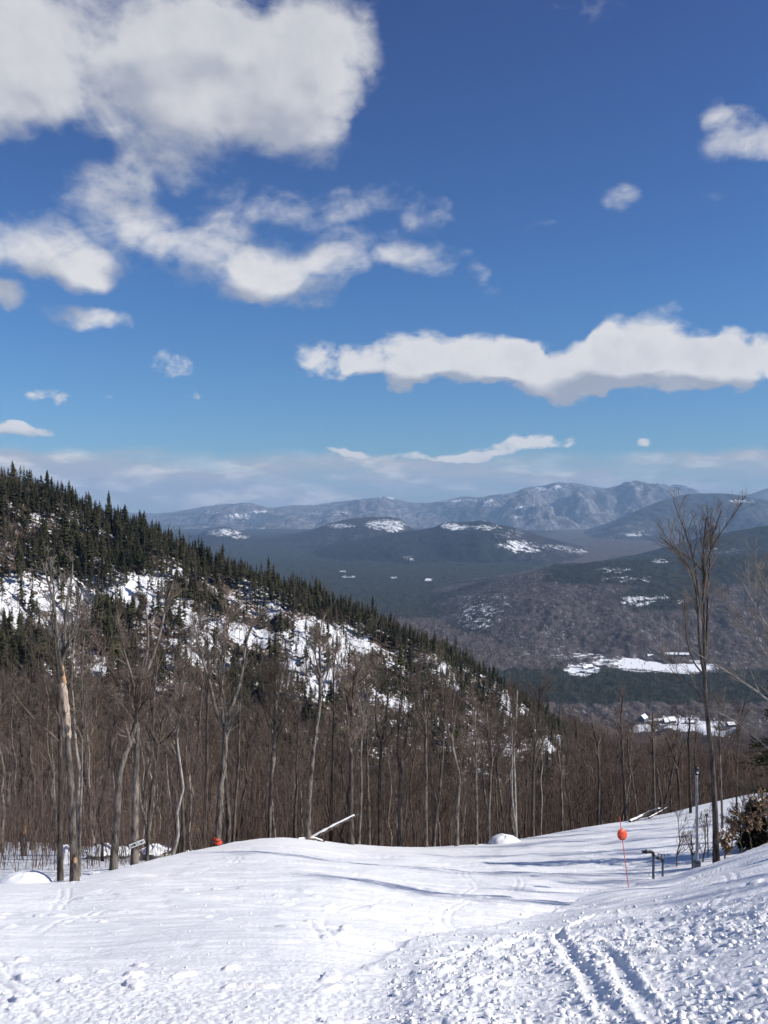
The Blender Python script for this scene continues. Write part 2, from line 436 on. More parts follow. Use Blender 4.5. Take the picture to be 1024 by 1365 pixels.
M['shaded_hill'] = forest_mat('dark_shaded_hill_woods', (.018, .016, .018), (.042, .036, .037), (.008, .010, .010), (.022, .024, .022), .0016, .03, 18, spk=.5)  # dark conifer woods, cloud shadow over the hill put into these colours
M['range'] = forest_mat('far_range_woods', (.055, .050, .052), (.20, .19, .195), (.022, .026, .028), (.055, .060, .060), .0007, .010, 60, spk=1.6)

# ------------------------------------------------------------------ the shape of the land
CREST = [(-900, 1200), (-300, 1190), (0, 1185), (90, 1179), (150, 1163), (190, 1150), (240, 1139), (300, 1126), (340, 1119), (370, 1116),
         (400, 1118), (430, 1123), (480, 1129), (560, 1131), (640, 1128), (700, 1119), (760, 1108), (800, 1101), (880, 1089), (930, 1075),
         (980, 1064), (1024, 1056), (1300, 1020), (1900, 980)]
YC = [(-900, 19), (0, 22), (90, 24), (150, 27), (240, 34), (300, 39), (350, 43), (450, 46), (650, 50), (800, 58), (880, 64), (960, 70), (1024, 75), (1900, 80)]
ROW1 = [(-900, 1130), (0, 1146), (120, 1143), (200, 1148), (300, 1158), (400, 1172), (600, 1178), (700, 1170), (780, 1142), (850, 1124), (1024, 1088), (1400, 1050)]
ROWS = [
    (110, [(-700, 1000), (0, 1115), (200, 1130), (400, 1165), (600, 1175), (700, 1175), (780, 1152), (850, 1128), (1024, 1098), (1400, 1070)]),
    (140, [(-700, 930), (0, 1045), (200, 1080), (400, 1120), (600, 1135), (700, 1140), (780, 1130), (850, 1112), (1024, 1092), (1400, 1065)]),
    (180, [(-700, 820), (0, 955), (200, 1000), (400, 1050), (600, 1080), (700, 1090), (780, 1095), (850, 1090), (1024, 1080), (1400, 1060)]),
    (240, [(-700, 600), (0, 800), (200, 865), (300, 895), (400, 920), (500, 950), (600, 985), (700, 1020), (780, 1050), (850, 1065), (1024, 1065), (1400, 1050)]),
    (320, [(-700, 420), (-300, 530), (0, 637), (75, 663), (150, 694), (210, 722), (260, 740), (330, 764), (400, 789), (450, 809), (500, 829), (560, 857),
           (620, 882), (660, 905), (700, 936), (740, 968), (780, 1000), (850, 1045), (1024, 1050), (1400, 1040)]),
    (400, [(-700, 520), (0, 715), (200, 790), (400, 855), (600, 925), (700, 960), (780, 1000), (850, 1030), (1024, 1040), (1400, 1035)]),
    (600, [(-700, 700), (0, 840), (200, 880), (400, 925), (600, 960), (700, 975), (780, 990), (850, 1008), (1024, 1018), (1400, 1015)]),
    (900, [(-700, 860), (0, 920), (400, 955), (700, 970), (850, 990), (1024, 998), (1400, 995)]),
    (1300, [(-700, 980), (1400, 980)]),
]
SIL = [(-900, 2600), (0, 1700), (250, 1560), (400, 1425), (500, 1325), (560, 1272), (640, 1243), (700, 1228), (760, 1208), (800, 1193), (840, 1181), (870, 1174),
       (900, 1168), (930, 1158), (960, 1148), (990, 1138), (1024, 1127), (1200, 1085), (1900, 1000)]
YSIL = [(-900, 8), (400, 9), (500, 12), (560, 14.5), (640, 17), (700, 19.5), (760, 22), (800, 24), (840, 25.5), (870, 27), (900, 27.5), (930, 28), (1024, 31), (1200, 33), (1900, 33)]

def smax(a, b, k):
    return np.maximum(a, b) + k * np.log1p(np.exp(-np.abs(a - b) / k))

def land(px, Y):
    """height of the open slope, the ravine, the left spur and the mountainside down to the valley floor"""
    px = np.asarray(px, float); Y = np.asarray(Y, float)
    yc = lerp_s(px, YC, 60); pc = lerp_pts(px, CREST)
    # soften polyline kinks
    pc = lerp_s(px, CREST, 55); sl_ = (lerp_s(px, CREST, 170) - HY) / FPX
    vc = (pc - HY) / FPX
    off = lerp_s(px, [(-900, 2.2), (400, 2.2), (500, 2.35), (600, 2.7), (700, 3.2), (800, 3.8), (1900, 3.8)], 60)
    # the cross slope eases towards the viewer so that no fold runs down the piste
    w_ = sstep(Y, 0, 1) * sstep(yc - Y, 0, 24)
    zt = -off - ((vc * (1 - w_) + sl_ * w_) - off / yc) * Y
    ks = [yc, yc + 20] + [np.full_like(px, r[0]) for r in ROWS]
    vs = [vc, (lerp_pts(px, ROW1) - HY) / FPX] + [(lerp_pts(px, r[1]) - HY) / FPX for r in ROWS]
    v = vs[0] * 1.0
    for i in range(len(ks) - 1):
        t = np.clip((np.log(np.maximum(Y, 1)) - np.log(ks[i])) / (np.log(ks[i + 1]) - np.log(ks[i])), 0, 1)
        v = np.where(Y >= ks[i], vs[i] + (vs[i + 1] - vs[i]) * t, v)
    zg = -v * Y
    zg = np.where(Y > 1300, -350.0, zg)
    z = np.where(Y <= yc, zt, zg)
    # crest rounding
    # snow bank beside the camera
    ys = lerp_s(px, YSIL, 50); sb = (lerp_s(px, SIL, 22) - HY) / FPX - 1.5 / ys
    zb = -1.5 - sb * Y - .55 * np.maximum(Y - ys, 0) ** 1.15
    kk = lerp_pts(px, [(400, .30), (650, .24), (820, .07)])
    z = np.where(Y < yc + 5, smax(z, zb, kk) , z)
    return z

SNAG = [(30, 45, .0)]
def detail(px, Y, x):
    """relief of the hillside beyond the piste"""
    far = sstep(Y, 150, 200) * (1 - sstep(Y, 420, 600)) * (1 - sstep(px, 760, 860))
    led = fbm(x / 34, Y / 26, 5, 3, .55) * 5.0
    led = led + 2.2 * np.floor(fbm(x / 22, Y / 30, 3, 9) * 3) / 3
    ridge = 1 - .65 * sstep(np.abs(Y - 320), 26, 0)
    d = led * far * ridge
    d = d + fbm(x / 9, Y / 9, 4, 5) * .5 * sstep(Y, 60, 90) * (1 - sstep(Y, 500, 900))
    d = d + fbm(x / 90, Y / 110, 5, 6) * 14 * sstep(Y, 420, 700)
    return d

def clumps(x, y, seed, s):
    n = fbm(x / s, y / s, 3, seed, .6)
    return np.maximum(n, 0) ** .7

def piste_detail(px, Y, x):
    yc = lerp_pts(px, YC); v = -land(px, Y) / Y; py = HY + v * FPX
    fade = 1 - sstep(Y, yc * .8, yc * .98)
    d = fbm(x / 5.5, Y / 4.0, 3, 21) * .10 * sstep(Y, 3, 10) * (.35 + .65 * fade)
    d += fbm(x / 2.6 + .4 * vnoise(x, Y, 5), Y / .55, 4, 22, .6) * .030 * sstep(Y, 6, 12) * (.5 + .5 * fade)
    rut = fbm(x / 16 + 3, Y / 2.1 + x * .03, 3, 23, .55)
    rut2 = fbm(x / 9 - 3, Y / .9 - x * .05, 3, 24, .55)
    d -= (.05 * sstep(rut, .30, .6) + .045 * sstep(rut2, .25, .6)) * sstep(Y, 10, 16) * fade
    # trampled, clumpy snow: on the bank and in the whole foreground
    sil = lerp_pts(px, SIL)
    bank = sstep(py, sil - 12, sil + 22)
    band = np.exp(-((py - (1275 - (px - 720) * .14)) / 34) ** 2) * sstep(px, 500, 600)
    low = sstep(py, 1250, 1340)
    c1 = clumps(x, Y, 31, .42); c2 = clumps(x + 9, Y, 32, .19); c3 = clumps(x, Y + 5, 33, .08)
    patch = sstep(fbm(x / 1.6, Y / 1.6, 3, 34), -.15, .5)
    amt = np.clip(band * 1.15 + bank * (.16 + .42 * patch) * sstep(py, sil + 10, sil + 60) + low * (.04 + .16 * patch), 0, 1.3)
    d += amt * (c1 * .042 + c2 * .015 + c3 * .006)
    d += (.25 + .75 * low) * .014 * fbm(x / .09, Y / .09, 3, 36) * (1 - sstep(Y, 9, 16))
    for k, (x0, sl, am, lam, ph) in enumerate([(-6, .10, 1.6, 11, 0), (-2.5, -.16, 2.2, 14, 1), (-9, .05, 1.2, 9, 2), (1.0, .12, 1.8, 12, 3), (-4, .22, 1.0, 8, 4), (2.5, .02, 1.5, 10, 5), (-12, .2, 2.0, 15, 1.5), (3, .2, 1.3, 13, 2.5)]):
        xc = x0 + sl * Y + am * np.sin(Y / lam * 6.28 / 2 + ph)
        for o_ in (-.11, .11):
            d -= .016 * np.exp(-((x - xc - o_) / .045) ** 2) * sstep(Y, 7, 10) * (1 - sstep(Y, 30, 40)) * sstep(vnoise(x / 3 + k, Y / 3, 61 + k), -.35, .1)
    spr = sstep(vnoise(x / .45, Y / .45, 41), .42, .6) * sstep(fbm(x / 3, Y / 3, 2, 42), .05, .4) * (1 - sstep(Y, 14, 30))
    d += spr * .05
    # two ski tracks running out of the bottom of the picture
    for (pa, pb, wd_, dp) in (((742, 1248), (828, 1372), .075, .024), ((800, 1262), (884, 1372), .07, .020), ((560, 1290), (830, 1215), .06, .015)):
        def on(pp):
            # where the ray meets the bank
            Yg = np.linspace(3, 40, 600); zz = land(np.full(600, float(pp[0])), Yg); k = np.argmax(-zz / Yg * FPX + HY < pp[1]); return np.array(((pp[0] - CX) / FPX * Yg[k], Yg[k]))
        A, B = on(pa), on(pb); L = np.linalg.norm(B - A); tdir = (B - A) / L
        s = (x - A[0]) * tdir[0] + (Y - A[1]) * tdir[1]; q_ = -(x - A[0]) * tdir[1] + (Y - A[1]) * tdir[0] + .02 * np.sin(s * 2.1) 
        m = sstep(s, -.3, .4) * (1 - sstep(s, L - .2, L + 1.5))
        d = d * (1 - .7 * m * np.exp(-(q_ / (wd_ * 1.1)) ** 2)) - dp * m * np.exp(-(q_ / wd_) ** 4) + .022 * m * np.exp(-((np.abs(q_) - wd_ * 1.9) / (wd_ * .6)) ** 2) * (.5 + c2)
    return d

def ground(x, y):
    """height anywhere, for standing things on"""
    x = np.asarray(x, float); y = np.asarray(y, float)
    px = CX + FPX * x / y; yc = lerp_pts(px, YC)
    return np.where(y <= yc, land(px, y) + 0.0, land(px, y) + detail(px, y, x))

def grid(name, pxs, rows, zf, mat, kind='structure', attrs=None, label=None):
    PX, YY = np.meshgrid(pxs, rows); X = (PX - CX) / FPX * YY
    Z = zf(PX, YY, X)
    V = np.stack([X, YY, Z], -1).reshape(-1, 3); nr, nc = PX.shape
    i = (np.arange(nr - 1)[:, None] * nc + np.arange(nc - 1)[None, :]).ravel()
    F = np.stack([i, i + 1, i + nc + 1, i + nc], -1)
    o = mesh_np(name, V, F, mat); o['kind'] = kind
    if label: o['label'] = label
    if attrs:
        for k, f in attrs.items(): addattr(o, k, f(PX, YY, X, Z))
    return o

def cols(step, lo=-170, hi=1200, wlo=-900, whi=1900, wstep=30):
    return np.concatenate([np.arange(wlo, lo, wstep), np.arange(lo, hi, step), np.arange(hi, whi + 1, wstep)])

# piste: rows follow the crest so the sheet ends just behind it
def piste():
    pxs = cols(2.0, -60, 1085, wstep=14)
    t = np.concatenate([np.linspace(0, .30, 30)[:-1], np.linspace(.30, 1, 760)])
    PX, TT = np.meshgrid(pxs, t)
    y1 = lerp_pts(PX, YC) + 4.0
    YY = np.exp(np.log(.5) * (1 - TT) + np.log(y1) * TT)
    X = (PX - CX) / FPX * YY
    Z = land(PX, YY) + piste_detail(PX, YY, X) - .9 * sstep(YY, y1 - 2.2, y1)
    nr, nc = PX.shape; V = np.stack([X, YY, Z], -1).reshape(-1, 3)
    i = (np.arange(nr - 1)[:, None] * nc + np.arange(nc - 1)[None, :]).ravel()
    o = mesh_np('snow_slope', V, np.stack([i, i + 1, i + nc + 1, i + nc], -1), M['snow'])
    o['kind'] = 'structure'
    # the slope behind and beside the camera
    r = np.linspace(-60, 0.45, 40); xs = np.linspace(-60, 60, 60); XX, YY2 = np.meshgrid(xs, r)
    ZZ = -1.85 - .34 * YY2 - .3 * np.abs(XX) * (0) 
    i = (np.arange(39)[:, None] * 60 + np.arange(59)[None, :]).ravel()
    o2 = mesh_np('snow_slope', np.stack([XX, YY2, ZZ - .1], -1).reshape(-1, 3), np.stack([i, i + 1, i + 61, i + 60], -1), M['snow'])
    o2['kind'] = 'structure'
piste()

def blobs(px, py, lst):
    m = np.zeros_like(px)
    for (cx_, cy_, rx, ry, s) in lst:
        m = np.maximum(m, s * np.clip(1.25 - ((px - cx_) / rx) ** 2 - ((py - cy_) / ry) ** 2, 0, 1))
    return m

SNOWFACE = [(40, 800, 130, 50, .95), (190, 790, 70, 40, 1), (100, 695, 60, 26, .95), (20, 730, 50, 60, .5), (250, 850, 110, 60, .8), (340, 800, 60, 35, .85),
            (420, 880, 60, 75, 1.1), (330, 870, 60, 60, .8), (470, 850, 60, 30, .8), (560, 890, 60, 22, .8), (520, 930, 60, 35, .7), (640, 905, 60, 30, .85),
            (690, 930, 30, 34, 1), (660, 990, 60, 18, .6), (740, 993, 34, 14, 1), (120, 880, 110, 50, .5), (630, 950, 60, 30, .5), (890, 966, 95, 14, .0)]
def snowy_hill(px, Y, x, z):
    py = HY - z / Y * FPX
    m = .68 * blobs(px, py, SNOWFACE) * sstep(Y, 130, 170) * (1 - sstep(Y, 345, 380))
    m = m + .25 * fbm(x / 14, Y / 14, 3, 77) * (m > .01)
    m = np.maximum(m, .36 * sstep(Y, 150, 200) * (1 - sstep(Y, 345, 380)) * (px < 790))
    left = (1 - sstep(px, 215, 300)) * (1 - sstep(Y, 75, 95))
    m = np.maximum(m, .85 * left)
    m = np.maximum(m, 1.0 * (1 - sstep(Y, lerp_pts(px, YC) + 1, lerp_pts(px, YC) + 4)))
    m = np.maximum(m, 1.1 * blobs(px, Y, [(915, 1290, 80, 70, 1)]))
    return np.clip(m, 0, 1.1)
def hill_z(px, Y, x):
    yc = lerp_pts(px, YC)
    return land(px, Y) + detail(px, Y, x) - .45 * (1 - sstep(Y, yc + .5, yc + 4)) - 2.5 * (1 - sstep(Y, yc - 4, yc))
grid('hillside', cols(3.0), np.exp(np.arange(math.log(17), math.log(1345), .0065)), hill_z, M['hillside'], attrs={'snowy': snowy_hill})

# valley floor and distant hills
def valley_z(px, Y, x):
    return -350 + fbm(x / 400, Y / 400, 4, 51) * 6 * sstep(Y, 2200, 3500) - 1.5 * (1 - sstep(Y, 1300, 1345)) + canopy(px, Y, x, 0)
FIELDS = [(872, 884, 66, 14, 1.2), (915, 891, 50, 9, 1.1), (776, 894, 24, 9, 1.1), (770, 872, 42, 8, .62), (802, 881, 10, 9, .9), (900, 962, 42, 7, 1.1), (945, 966, 30, 6, .8), (725, 872, 25, 5, .4),
          (930, 1000, 20, 4, .5)]
def is_field(px, Y):
    py = HY + 350 / Y * FPX
    return blobs(px + 7 * fbm(px / 22, py / 6, 3, 211), py + 1.8 * fbm(px / 26 + 7, py / 8, 3, 212), FIELDS)
def canopy(px, Y, x, hgt=1.0):
    f = np.clip(1 - is_field(px, Y) * 1.6, 0, 1)
    return f * (hash2(np.floor(x / 7), np.floor(Y / 14), 3) * 6 + vnoise(x / 22, Y / 30, 5) * 4) * sstep(Y, 1340, 1400)
def valley_con(px, Y, x, z):
    py = HY + 350 / Y * FPX
    c = .35 + .9 * sstep(py, 893, 900) * (1 - sstep(py, 934, 942)) * sstep(px, 640, 690)
    c = c + .9 * (1 - sstep(py, 808, 830)) * (1 - sstep(px, 640, 760)) - .2 * sstep(py, 940, 950)
    return np.clip(c, 0, 1)
DOTS = [(457, 763, 6, 1.5, .8), (525, 771, 5, 1.2, .8), (572, 773, 7, 1.2, .8), (465, 770, 12, 1.2, .55), (640, 778, 8, 1.2, .6)]
def valley_snow(px, Y, x, z):
    return np.clip(np.maximum(is_field(px, Y), blobs(px, HY + 350 / Y * FPX, DOTS)), 0, 1)
grid('valley', cols(3.5), np.exp(np.arange(math.log(1295), math.log(30000), .0085)), valley_z, M['valley'], attrs={'snowy': valley_snow, 'conifer': valley_con})

def ridge(name, D, L, pts, mat, seed, rowstep, snow=(), con=None, base=-350, warp=.35, Lb=None, can=5, label=None, step=3.0, rough=.10, exp_=1.0):
    pts = sorted(pts)
    def zf(px, Y, x):
        w = fbm(x / (L * .9), Y / (L * .9), 4, seed) * L * warp
        dd = (Y - D + w * .6)
        ll = np.where(dd < 0, L, Lb or L)
        t = np.clip(np.abs(dd) / (ll * 1.9), 0, 1)
        f = (1 - t) ** 2 * (1 + 2 * t)
        f = f ** exp_
        pyt = (lerp_pts(px - 4, pts) + lerp_pts(px + 4, pts)) / 2
        Dr = D - 0.0
        zs = -(pyt - HY) / FPX * Dr
        hh = (zs - base)
        sp = fbm(x / (L * .45), Y / (L * .8), 5, seed + 7, .52)
        z = base - 25 + (hh + 25) * f + hh * rough * sp * (1 - f ** 3) * 1.3 * np.clip(f * 6, 0, 1)
        z += can * (hash2(np.floor(x / (2.2 * can)), np.floor(Y / (3.2 * can)), seed) - .5)
        return z
    rows = np.arange(D - L * 2.1, D + (Lb or L) * 1.2, rowstep)
    at = {'snowy': lambda px, Y, x, z: np.clip(.84 * blobs(px, HY - z / Y * FPX, snow) if len(snow) else px * 0, 0, 1),
          'conifer': (lambda px, Y, x, z: np.clip(con(px, HY - z / Y * FPX), 0, 1)) if con else (lambda px, Y, x, z: px * 0 + .5)}
    return grid(name, cols(step), rows, zf, mat, attrs=at, label=label), zf

hill1, hill1_z = ridge('wooded_hill', 3100, 800, [(-900, 860), (300, 850), (430, 835), (520, 812), (600, 793), (650, 779), (700, 766), (740, 758), (800, 752), (860, 748), (940, 745), (1024, 741), (1400, 720), (1900, 700)],
    M['hillwoods'], 61, 14, snow=[(850, 801, 26, 8, .75), (880, 797, 14, 6, .6), (880, 748, 14, 4, .7), (820, 760, 30, 5, .45), (640, 820, 40, 22, .42), (650, 800, 60, 14, .3), (840, 772, 50, 6, .35), (730, 850, 60, 30, .2), (910, 802, 16, 5, .5)],
    con=lambda px, py: .28 + .55 * (1 - sstep(py, 765, 785)) * sstep(px, 700, 760) + .6 * np.exp(-(((px - 890) / 75) ** 2 + ((py - 800) / 22) ** 2)) + .25 * (1 - sstep(px, 640, 700)),
    base=-350, can=6, rough=.16)
ridge('wooded_hill', 4600, 900, [(-900, 900), (620, 800), (700, 785), (750, 772), (800, 757), (840, 744), (880, 733), (940, 717), (1024, 701), (1150, 680), (1900, 640)],
    M['hillwoods'], 71, 22, con=lambda px, py: .62 + 0 * px, can=8, rough=.12, snow=[(960, 735, 50, 6, .25)])
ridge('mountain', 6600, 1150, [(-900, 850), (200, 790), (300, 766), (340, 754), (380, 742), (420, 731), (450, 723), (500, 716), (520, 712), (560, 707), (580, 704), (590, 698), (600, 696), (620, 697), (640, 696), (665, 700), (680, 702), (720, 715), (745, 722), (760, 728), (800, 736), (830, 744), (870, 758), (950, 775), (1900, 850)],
    M['shaded_hill'], 81, 26, snow=[(612, 703, 22, 5, .75), (600, 701, 14, 5, .9), (650, 703, 24, 5, .55), (690, 727, 30, 8, .8), (700, 734, 26, 4, .6), (790, 735, 40, 5, .6), (740, 730, 30, 5, .45), (545, 745, 12, 5, .4), (680, 712, 30, 8, .35)],
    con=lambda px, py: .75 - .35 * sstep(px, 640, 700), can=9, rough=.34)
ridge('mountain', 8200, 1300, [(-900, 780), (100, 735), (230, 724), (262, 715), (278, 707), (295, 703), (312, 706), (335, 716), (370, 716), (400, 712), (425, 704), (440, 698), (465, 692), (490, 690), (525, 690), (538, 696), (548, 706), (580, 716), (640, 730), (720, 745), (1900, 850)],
    M['shaded_hill'], 91, 32, snow=[(455, 701, 22, 4, .7), (515, 699, 30, 8, .85), (525, 705, 16, 5, .9), (298, 710, 28, 6, .7), (320, 716, 16, 3, .6)],
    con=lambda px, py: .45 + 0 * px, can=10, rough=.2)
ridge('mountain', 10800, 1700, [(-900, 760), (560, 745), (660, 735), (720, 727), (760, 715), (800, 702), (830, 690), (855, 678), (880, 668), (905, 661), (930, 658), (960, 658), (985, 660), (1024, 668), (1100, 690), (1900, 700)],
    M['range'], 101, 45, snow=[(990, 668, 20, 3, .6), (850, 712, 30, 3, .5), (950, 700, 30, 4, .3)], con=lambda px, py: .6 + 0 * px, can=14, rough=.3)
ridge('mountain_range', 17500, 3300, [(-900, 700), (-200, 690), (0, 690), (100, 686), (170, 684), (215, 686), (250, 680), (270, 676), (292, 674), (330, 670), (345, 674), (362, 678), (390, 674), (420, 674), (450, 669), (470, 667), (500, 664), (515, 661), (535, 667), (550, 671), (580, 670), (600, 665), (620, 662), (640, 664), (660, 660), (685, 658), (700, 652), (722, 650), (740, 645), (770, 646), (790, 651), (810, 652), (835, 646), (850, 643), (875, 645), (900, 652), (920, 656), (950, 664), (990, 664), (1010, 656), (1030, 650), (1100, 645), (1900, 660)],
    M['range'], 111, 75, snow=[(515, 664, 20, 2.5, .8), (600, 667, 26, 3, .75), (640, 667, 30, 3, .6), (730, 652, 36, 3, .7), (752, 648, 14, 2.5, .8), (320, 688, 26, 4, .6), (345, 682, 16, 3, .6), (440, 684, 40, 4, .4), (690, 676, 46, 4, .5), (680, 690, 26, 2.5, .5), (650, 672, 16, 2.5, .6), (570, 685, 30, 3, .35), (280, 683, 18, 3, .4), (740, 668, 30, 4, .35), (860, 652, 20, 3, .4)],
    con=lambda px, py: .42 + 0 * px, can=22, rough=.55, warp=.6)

# ------------------------------------------------------------------ trees
def children(Pp, R, n, t0, t1, length, ang, up, K, rng, rr=.55, tip=.25, jit=.10, curl=.12, lenfall=.5):
    N, KP, _ = Pp.shape
    idx = np.repeat(np.arange(N), n); t = rng.uniform(t0, t1, N * n)
    f = t * (KP - 1); i = np.minimum(f.astype(int), KP - 2); w = (f - i)[:, None]
    base = Pp[idx, i] * (1 - w) + Pp[idx, i + 1] * w
    r = R[idx, i] * (1 - w[:, 0]) + R[idx, i + 1] * w[:, 0]
    tan = Pp[idx, i + 1] - Pp[idx, i]; tan /= np.linalg.norm(tan, axis=1, keepdims=True) + 1e-9
    rv = rng.normal(size=tan.shape); pp = np.cross(tan, rv); pp /= np.linalg.norm(pp, axis=1, keepdims=True) + 1e-9
    A = np.radians(rng.normal(ang, ang * .22, len(t)))[:, None]
    d = tan * np.cos(A) + pp * np.sin(A); d[:, 2] += up * .6; d /= np.linalg.norm(d, axis=1, keepdims=True)
    L = length * rng.uniform(.6, 1.25, len(t)) * (1 - lenfall * (t - t0) / (t1 - t0 + 1e-6))
    out = np.zeros((len(t), K, 3)); out[:, 0] = base; step = (L / (K - 1))[:, None]
    for k in range(1, K):
        d = d + rng.normal(size=d.shape) * jit; d[:, 2] += up * curl; d /= np.linalg.norm(d, axis=1, keepdims=True)
        out[:, k] = out[:, k - 1] + d * step
    r0 = np.maximum(r * rr, .004)
    RR = r0[:, None] * np.linspace(1, tip, K)[None]
    return out, RR

def smooth_path(pts, K):
    pts = np.array(pts, float)
    t = np.concatenate(([0], np.cumsum(np.linalg.norm(np.diff(pts, axis=0), axis=1)))); t /= t[-1]
    tt = np.linspace(0, 1, K); out = np.stack([np.interp(tt, t, pts[:, k]) for k in range(3)], 1)
    for _ in range(2): out[1:-1] = (out[:-2] + 2 * out[1:-1] + out[2:]) / 4
    return out

def tree_geo(rng, H, r0, lod=0, crown0=.5, nl=9, spread=32, trunk=None, forks=(), dens=1.0, limb=.28, rtip=.18, tw=.009, wig=.015):
    """bare hardwood: returns trunk Geo, crown Geo"""
    K = 14 if lod == 0 else (9 if lod == 1 else 5)
    if trunk is None:
        z = np.linspace(0, 1, K); th = rng.uniform(0, 6.28); lean = rng.uniform(0, .07)
        wx = np.cumsum(rng.normal(0, wig, K)); wy = np.cumsum(rng.normal(0, wig, K)); wx -= wx[0]; wy -= wy[0]
        path = np.stack([(wx + np.cos(th) * lean * z) * H, (wy + np.sin(th) * lean * z) * H, z * H], 1)
    else:
        path = smooth_path(trunk, 22)
        nz_ = rng.normal(0, .02, path.shape); nz_[0] = 0; nz_[-1] = 0; path = path + nz_ * (r0 * 3)
        K = 22
    s = np.linspace(0, 1, K); R = r0 * (1 - s * (1 - rtip)) ; R[0] *= 1.25
    if K > 10: R[1] *= 1.06
    sd_ = (8, 5, 3)[lod]
    path[0, 2] -= .35
    tg, cg = Geo(), Geo()
    tg.tubes(path, R, sd_)
    P0 = [path[None]]; R0 = [R[None]]
    fk = []
    for fpts, fr in forks:
        fp = smooth_path(fpts, 12); fR = fr * np.linspace(1, .3, 12); tg.tubes(fp, fR, max(5, sd_ - 2)); fk.append((fp[None], fR[None]))
    n1 = max(2, int(nl))
    a1, r1 = children(P0[0], R0[0], n1, crown0, .97, H * limb, spread, .55, (7, 5, 3)[lod], rng, rr=.62, tip=.3, jit=.12, lenfall=.45)
    levels = [(a1, r1)]
    for fp, fR in fk:
        b1, br = children(fp, fR, max(3, n1 // 2), .25, .97, H * limb * .6, spread, .5, 7 if lod == 0 else 5, rng, rr=.62, tip=.3, jit=.12)
        levels.append((b1, br))
    for a, r in levels: cg.tubes(a, r, (5, 4, 3)[lod])
    subs = []
    for a, r in levels + [(fp[:, 3:], fR[:, 3:]) for fp, fR in fk]:
        n2 = max(1, int(round((6, 5, 3)[lod] * dens)))
        b, br = children(a, r, n2, .2, 1, H * limb * .50, 36, .35, (4, 3, 2)[lod], rng, rr=.6, tip=.4, jit=.14)
        if lod < 2: cg.tubes(b, np.maximum(br, tw * .8), 3)
        else: cg.blades(b[:, 0], b[:, -1], .05, rng)
        subs.append((b, br))
    for b, br in subs:
        n3 = max(1, int(round((8, 5, 2)[lod] * dens)))
        c, cr = children(b, br, n3, .1, 1, H * limb * .19, 38, .25, 3, rng, rr=.5, jit=.18)
        if lod == 0:
            cg.tubes(c, np.maximum(cr, tw * .55) * np.array([1, .8, .4])[None], 3)
            e, er = children(c, cr, 2, .3, 1, H * limb * .09, 35, .2, 2, rng)
            cg.blades(e[:, 0], e[:, -1], tw * 1.4, rng)
        else: 
            cg.blades(c[:, 0], c[:, -1], (0, .022, .06)[lod], rng)
            if lod == 1:
                e, er = children(c, cr, 2, .2, 1, H * limb * .10, 35, .2, 2, rng)
                cg.blades(e[:, 0], e[:, -1], .018, rng)
    return tg, cg

def spruce_geo(rng, H, lod=0, width=.17):
    """spruce: trunk Geo, crown Geo of drooping sprays"""
    tg, cg = Geo(), Geo()
    tg.tubes(np.stack([np.zeros(5), np.zeros(5), np.linspace(-.3, H * .98, 5)], 1), np.linspace(H * .016, .015, 5), 5)
    nb = (170, 95, 34)[lod]
    z = H * (1 - (1 - rng.uniform(.0, 1, nb)) ** .75 * .93); z = np.sort(z)
    z = H * (.10 + .88 * np.sqrt(rng.uniform(0, 1, nb)) ** .9)
    rad = (H - z) ** .8 * width * 2.3 * rng.uniform(.45, 1.15, nb) * (1 + .25 * np.sin(z * 2.2)) + .15
    th = rng.uniform(0, 2 * np.pi, nb)
    d = np.stack([np.cos(th), np.sin(th), np.zeros(nb)], 1); sdv = np.stack([-np.sin(th), np.cos(th), np.zeros(nb)], 1)
    A = np.stack([np.zeros(nb), np.zeros(nb), z], 1)
    w = rad * rng.uniform(.28, .50, nb)
    droop = rad * rng.uniform(.15, .55, nb)
    m = A + d * (rad * .55)[:, None]; m[:, 2] -= droop * .35
    e = A + d * rad[:, None]; e[:, 2] -= droop * .75
    l = m - sdv * w[:, None]; r = m + sdv * w[:, None]; l[:, 2] -= w * .5; r[:, 2] -= w * .5
    A2 = A.copy(); A2[:, 2] += .05 * H * .3
    V = np.stack([A2, l, e, r, m], 1); n5 = np.arange(nb)[:, None] * 5
    T = np.concatenate([n5 + np.array([[0, 1, 4]]), n5 + np.array([[1, 2, 4]]), n5 + np.array([[2, 3, 4]]), n5 + np.array([[3, 0, 4]])])
    cg.add(V, T=T)
    # leader
    cg.add([(-.05 * H * .3, 0, H * .93), (.05 * H * .3, 0, H * .93), (0, 0, H * 1.03)], T=[(0, 1, 2)])
    cg.add([(0, -.05 * H * .3, H * .93), (0, .05 * H * .3, H * .93), (0, 0, H * 1.03)], T=[(0, 1, 2)])
    return tg, cg

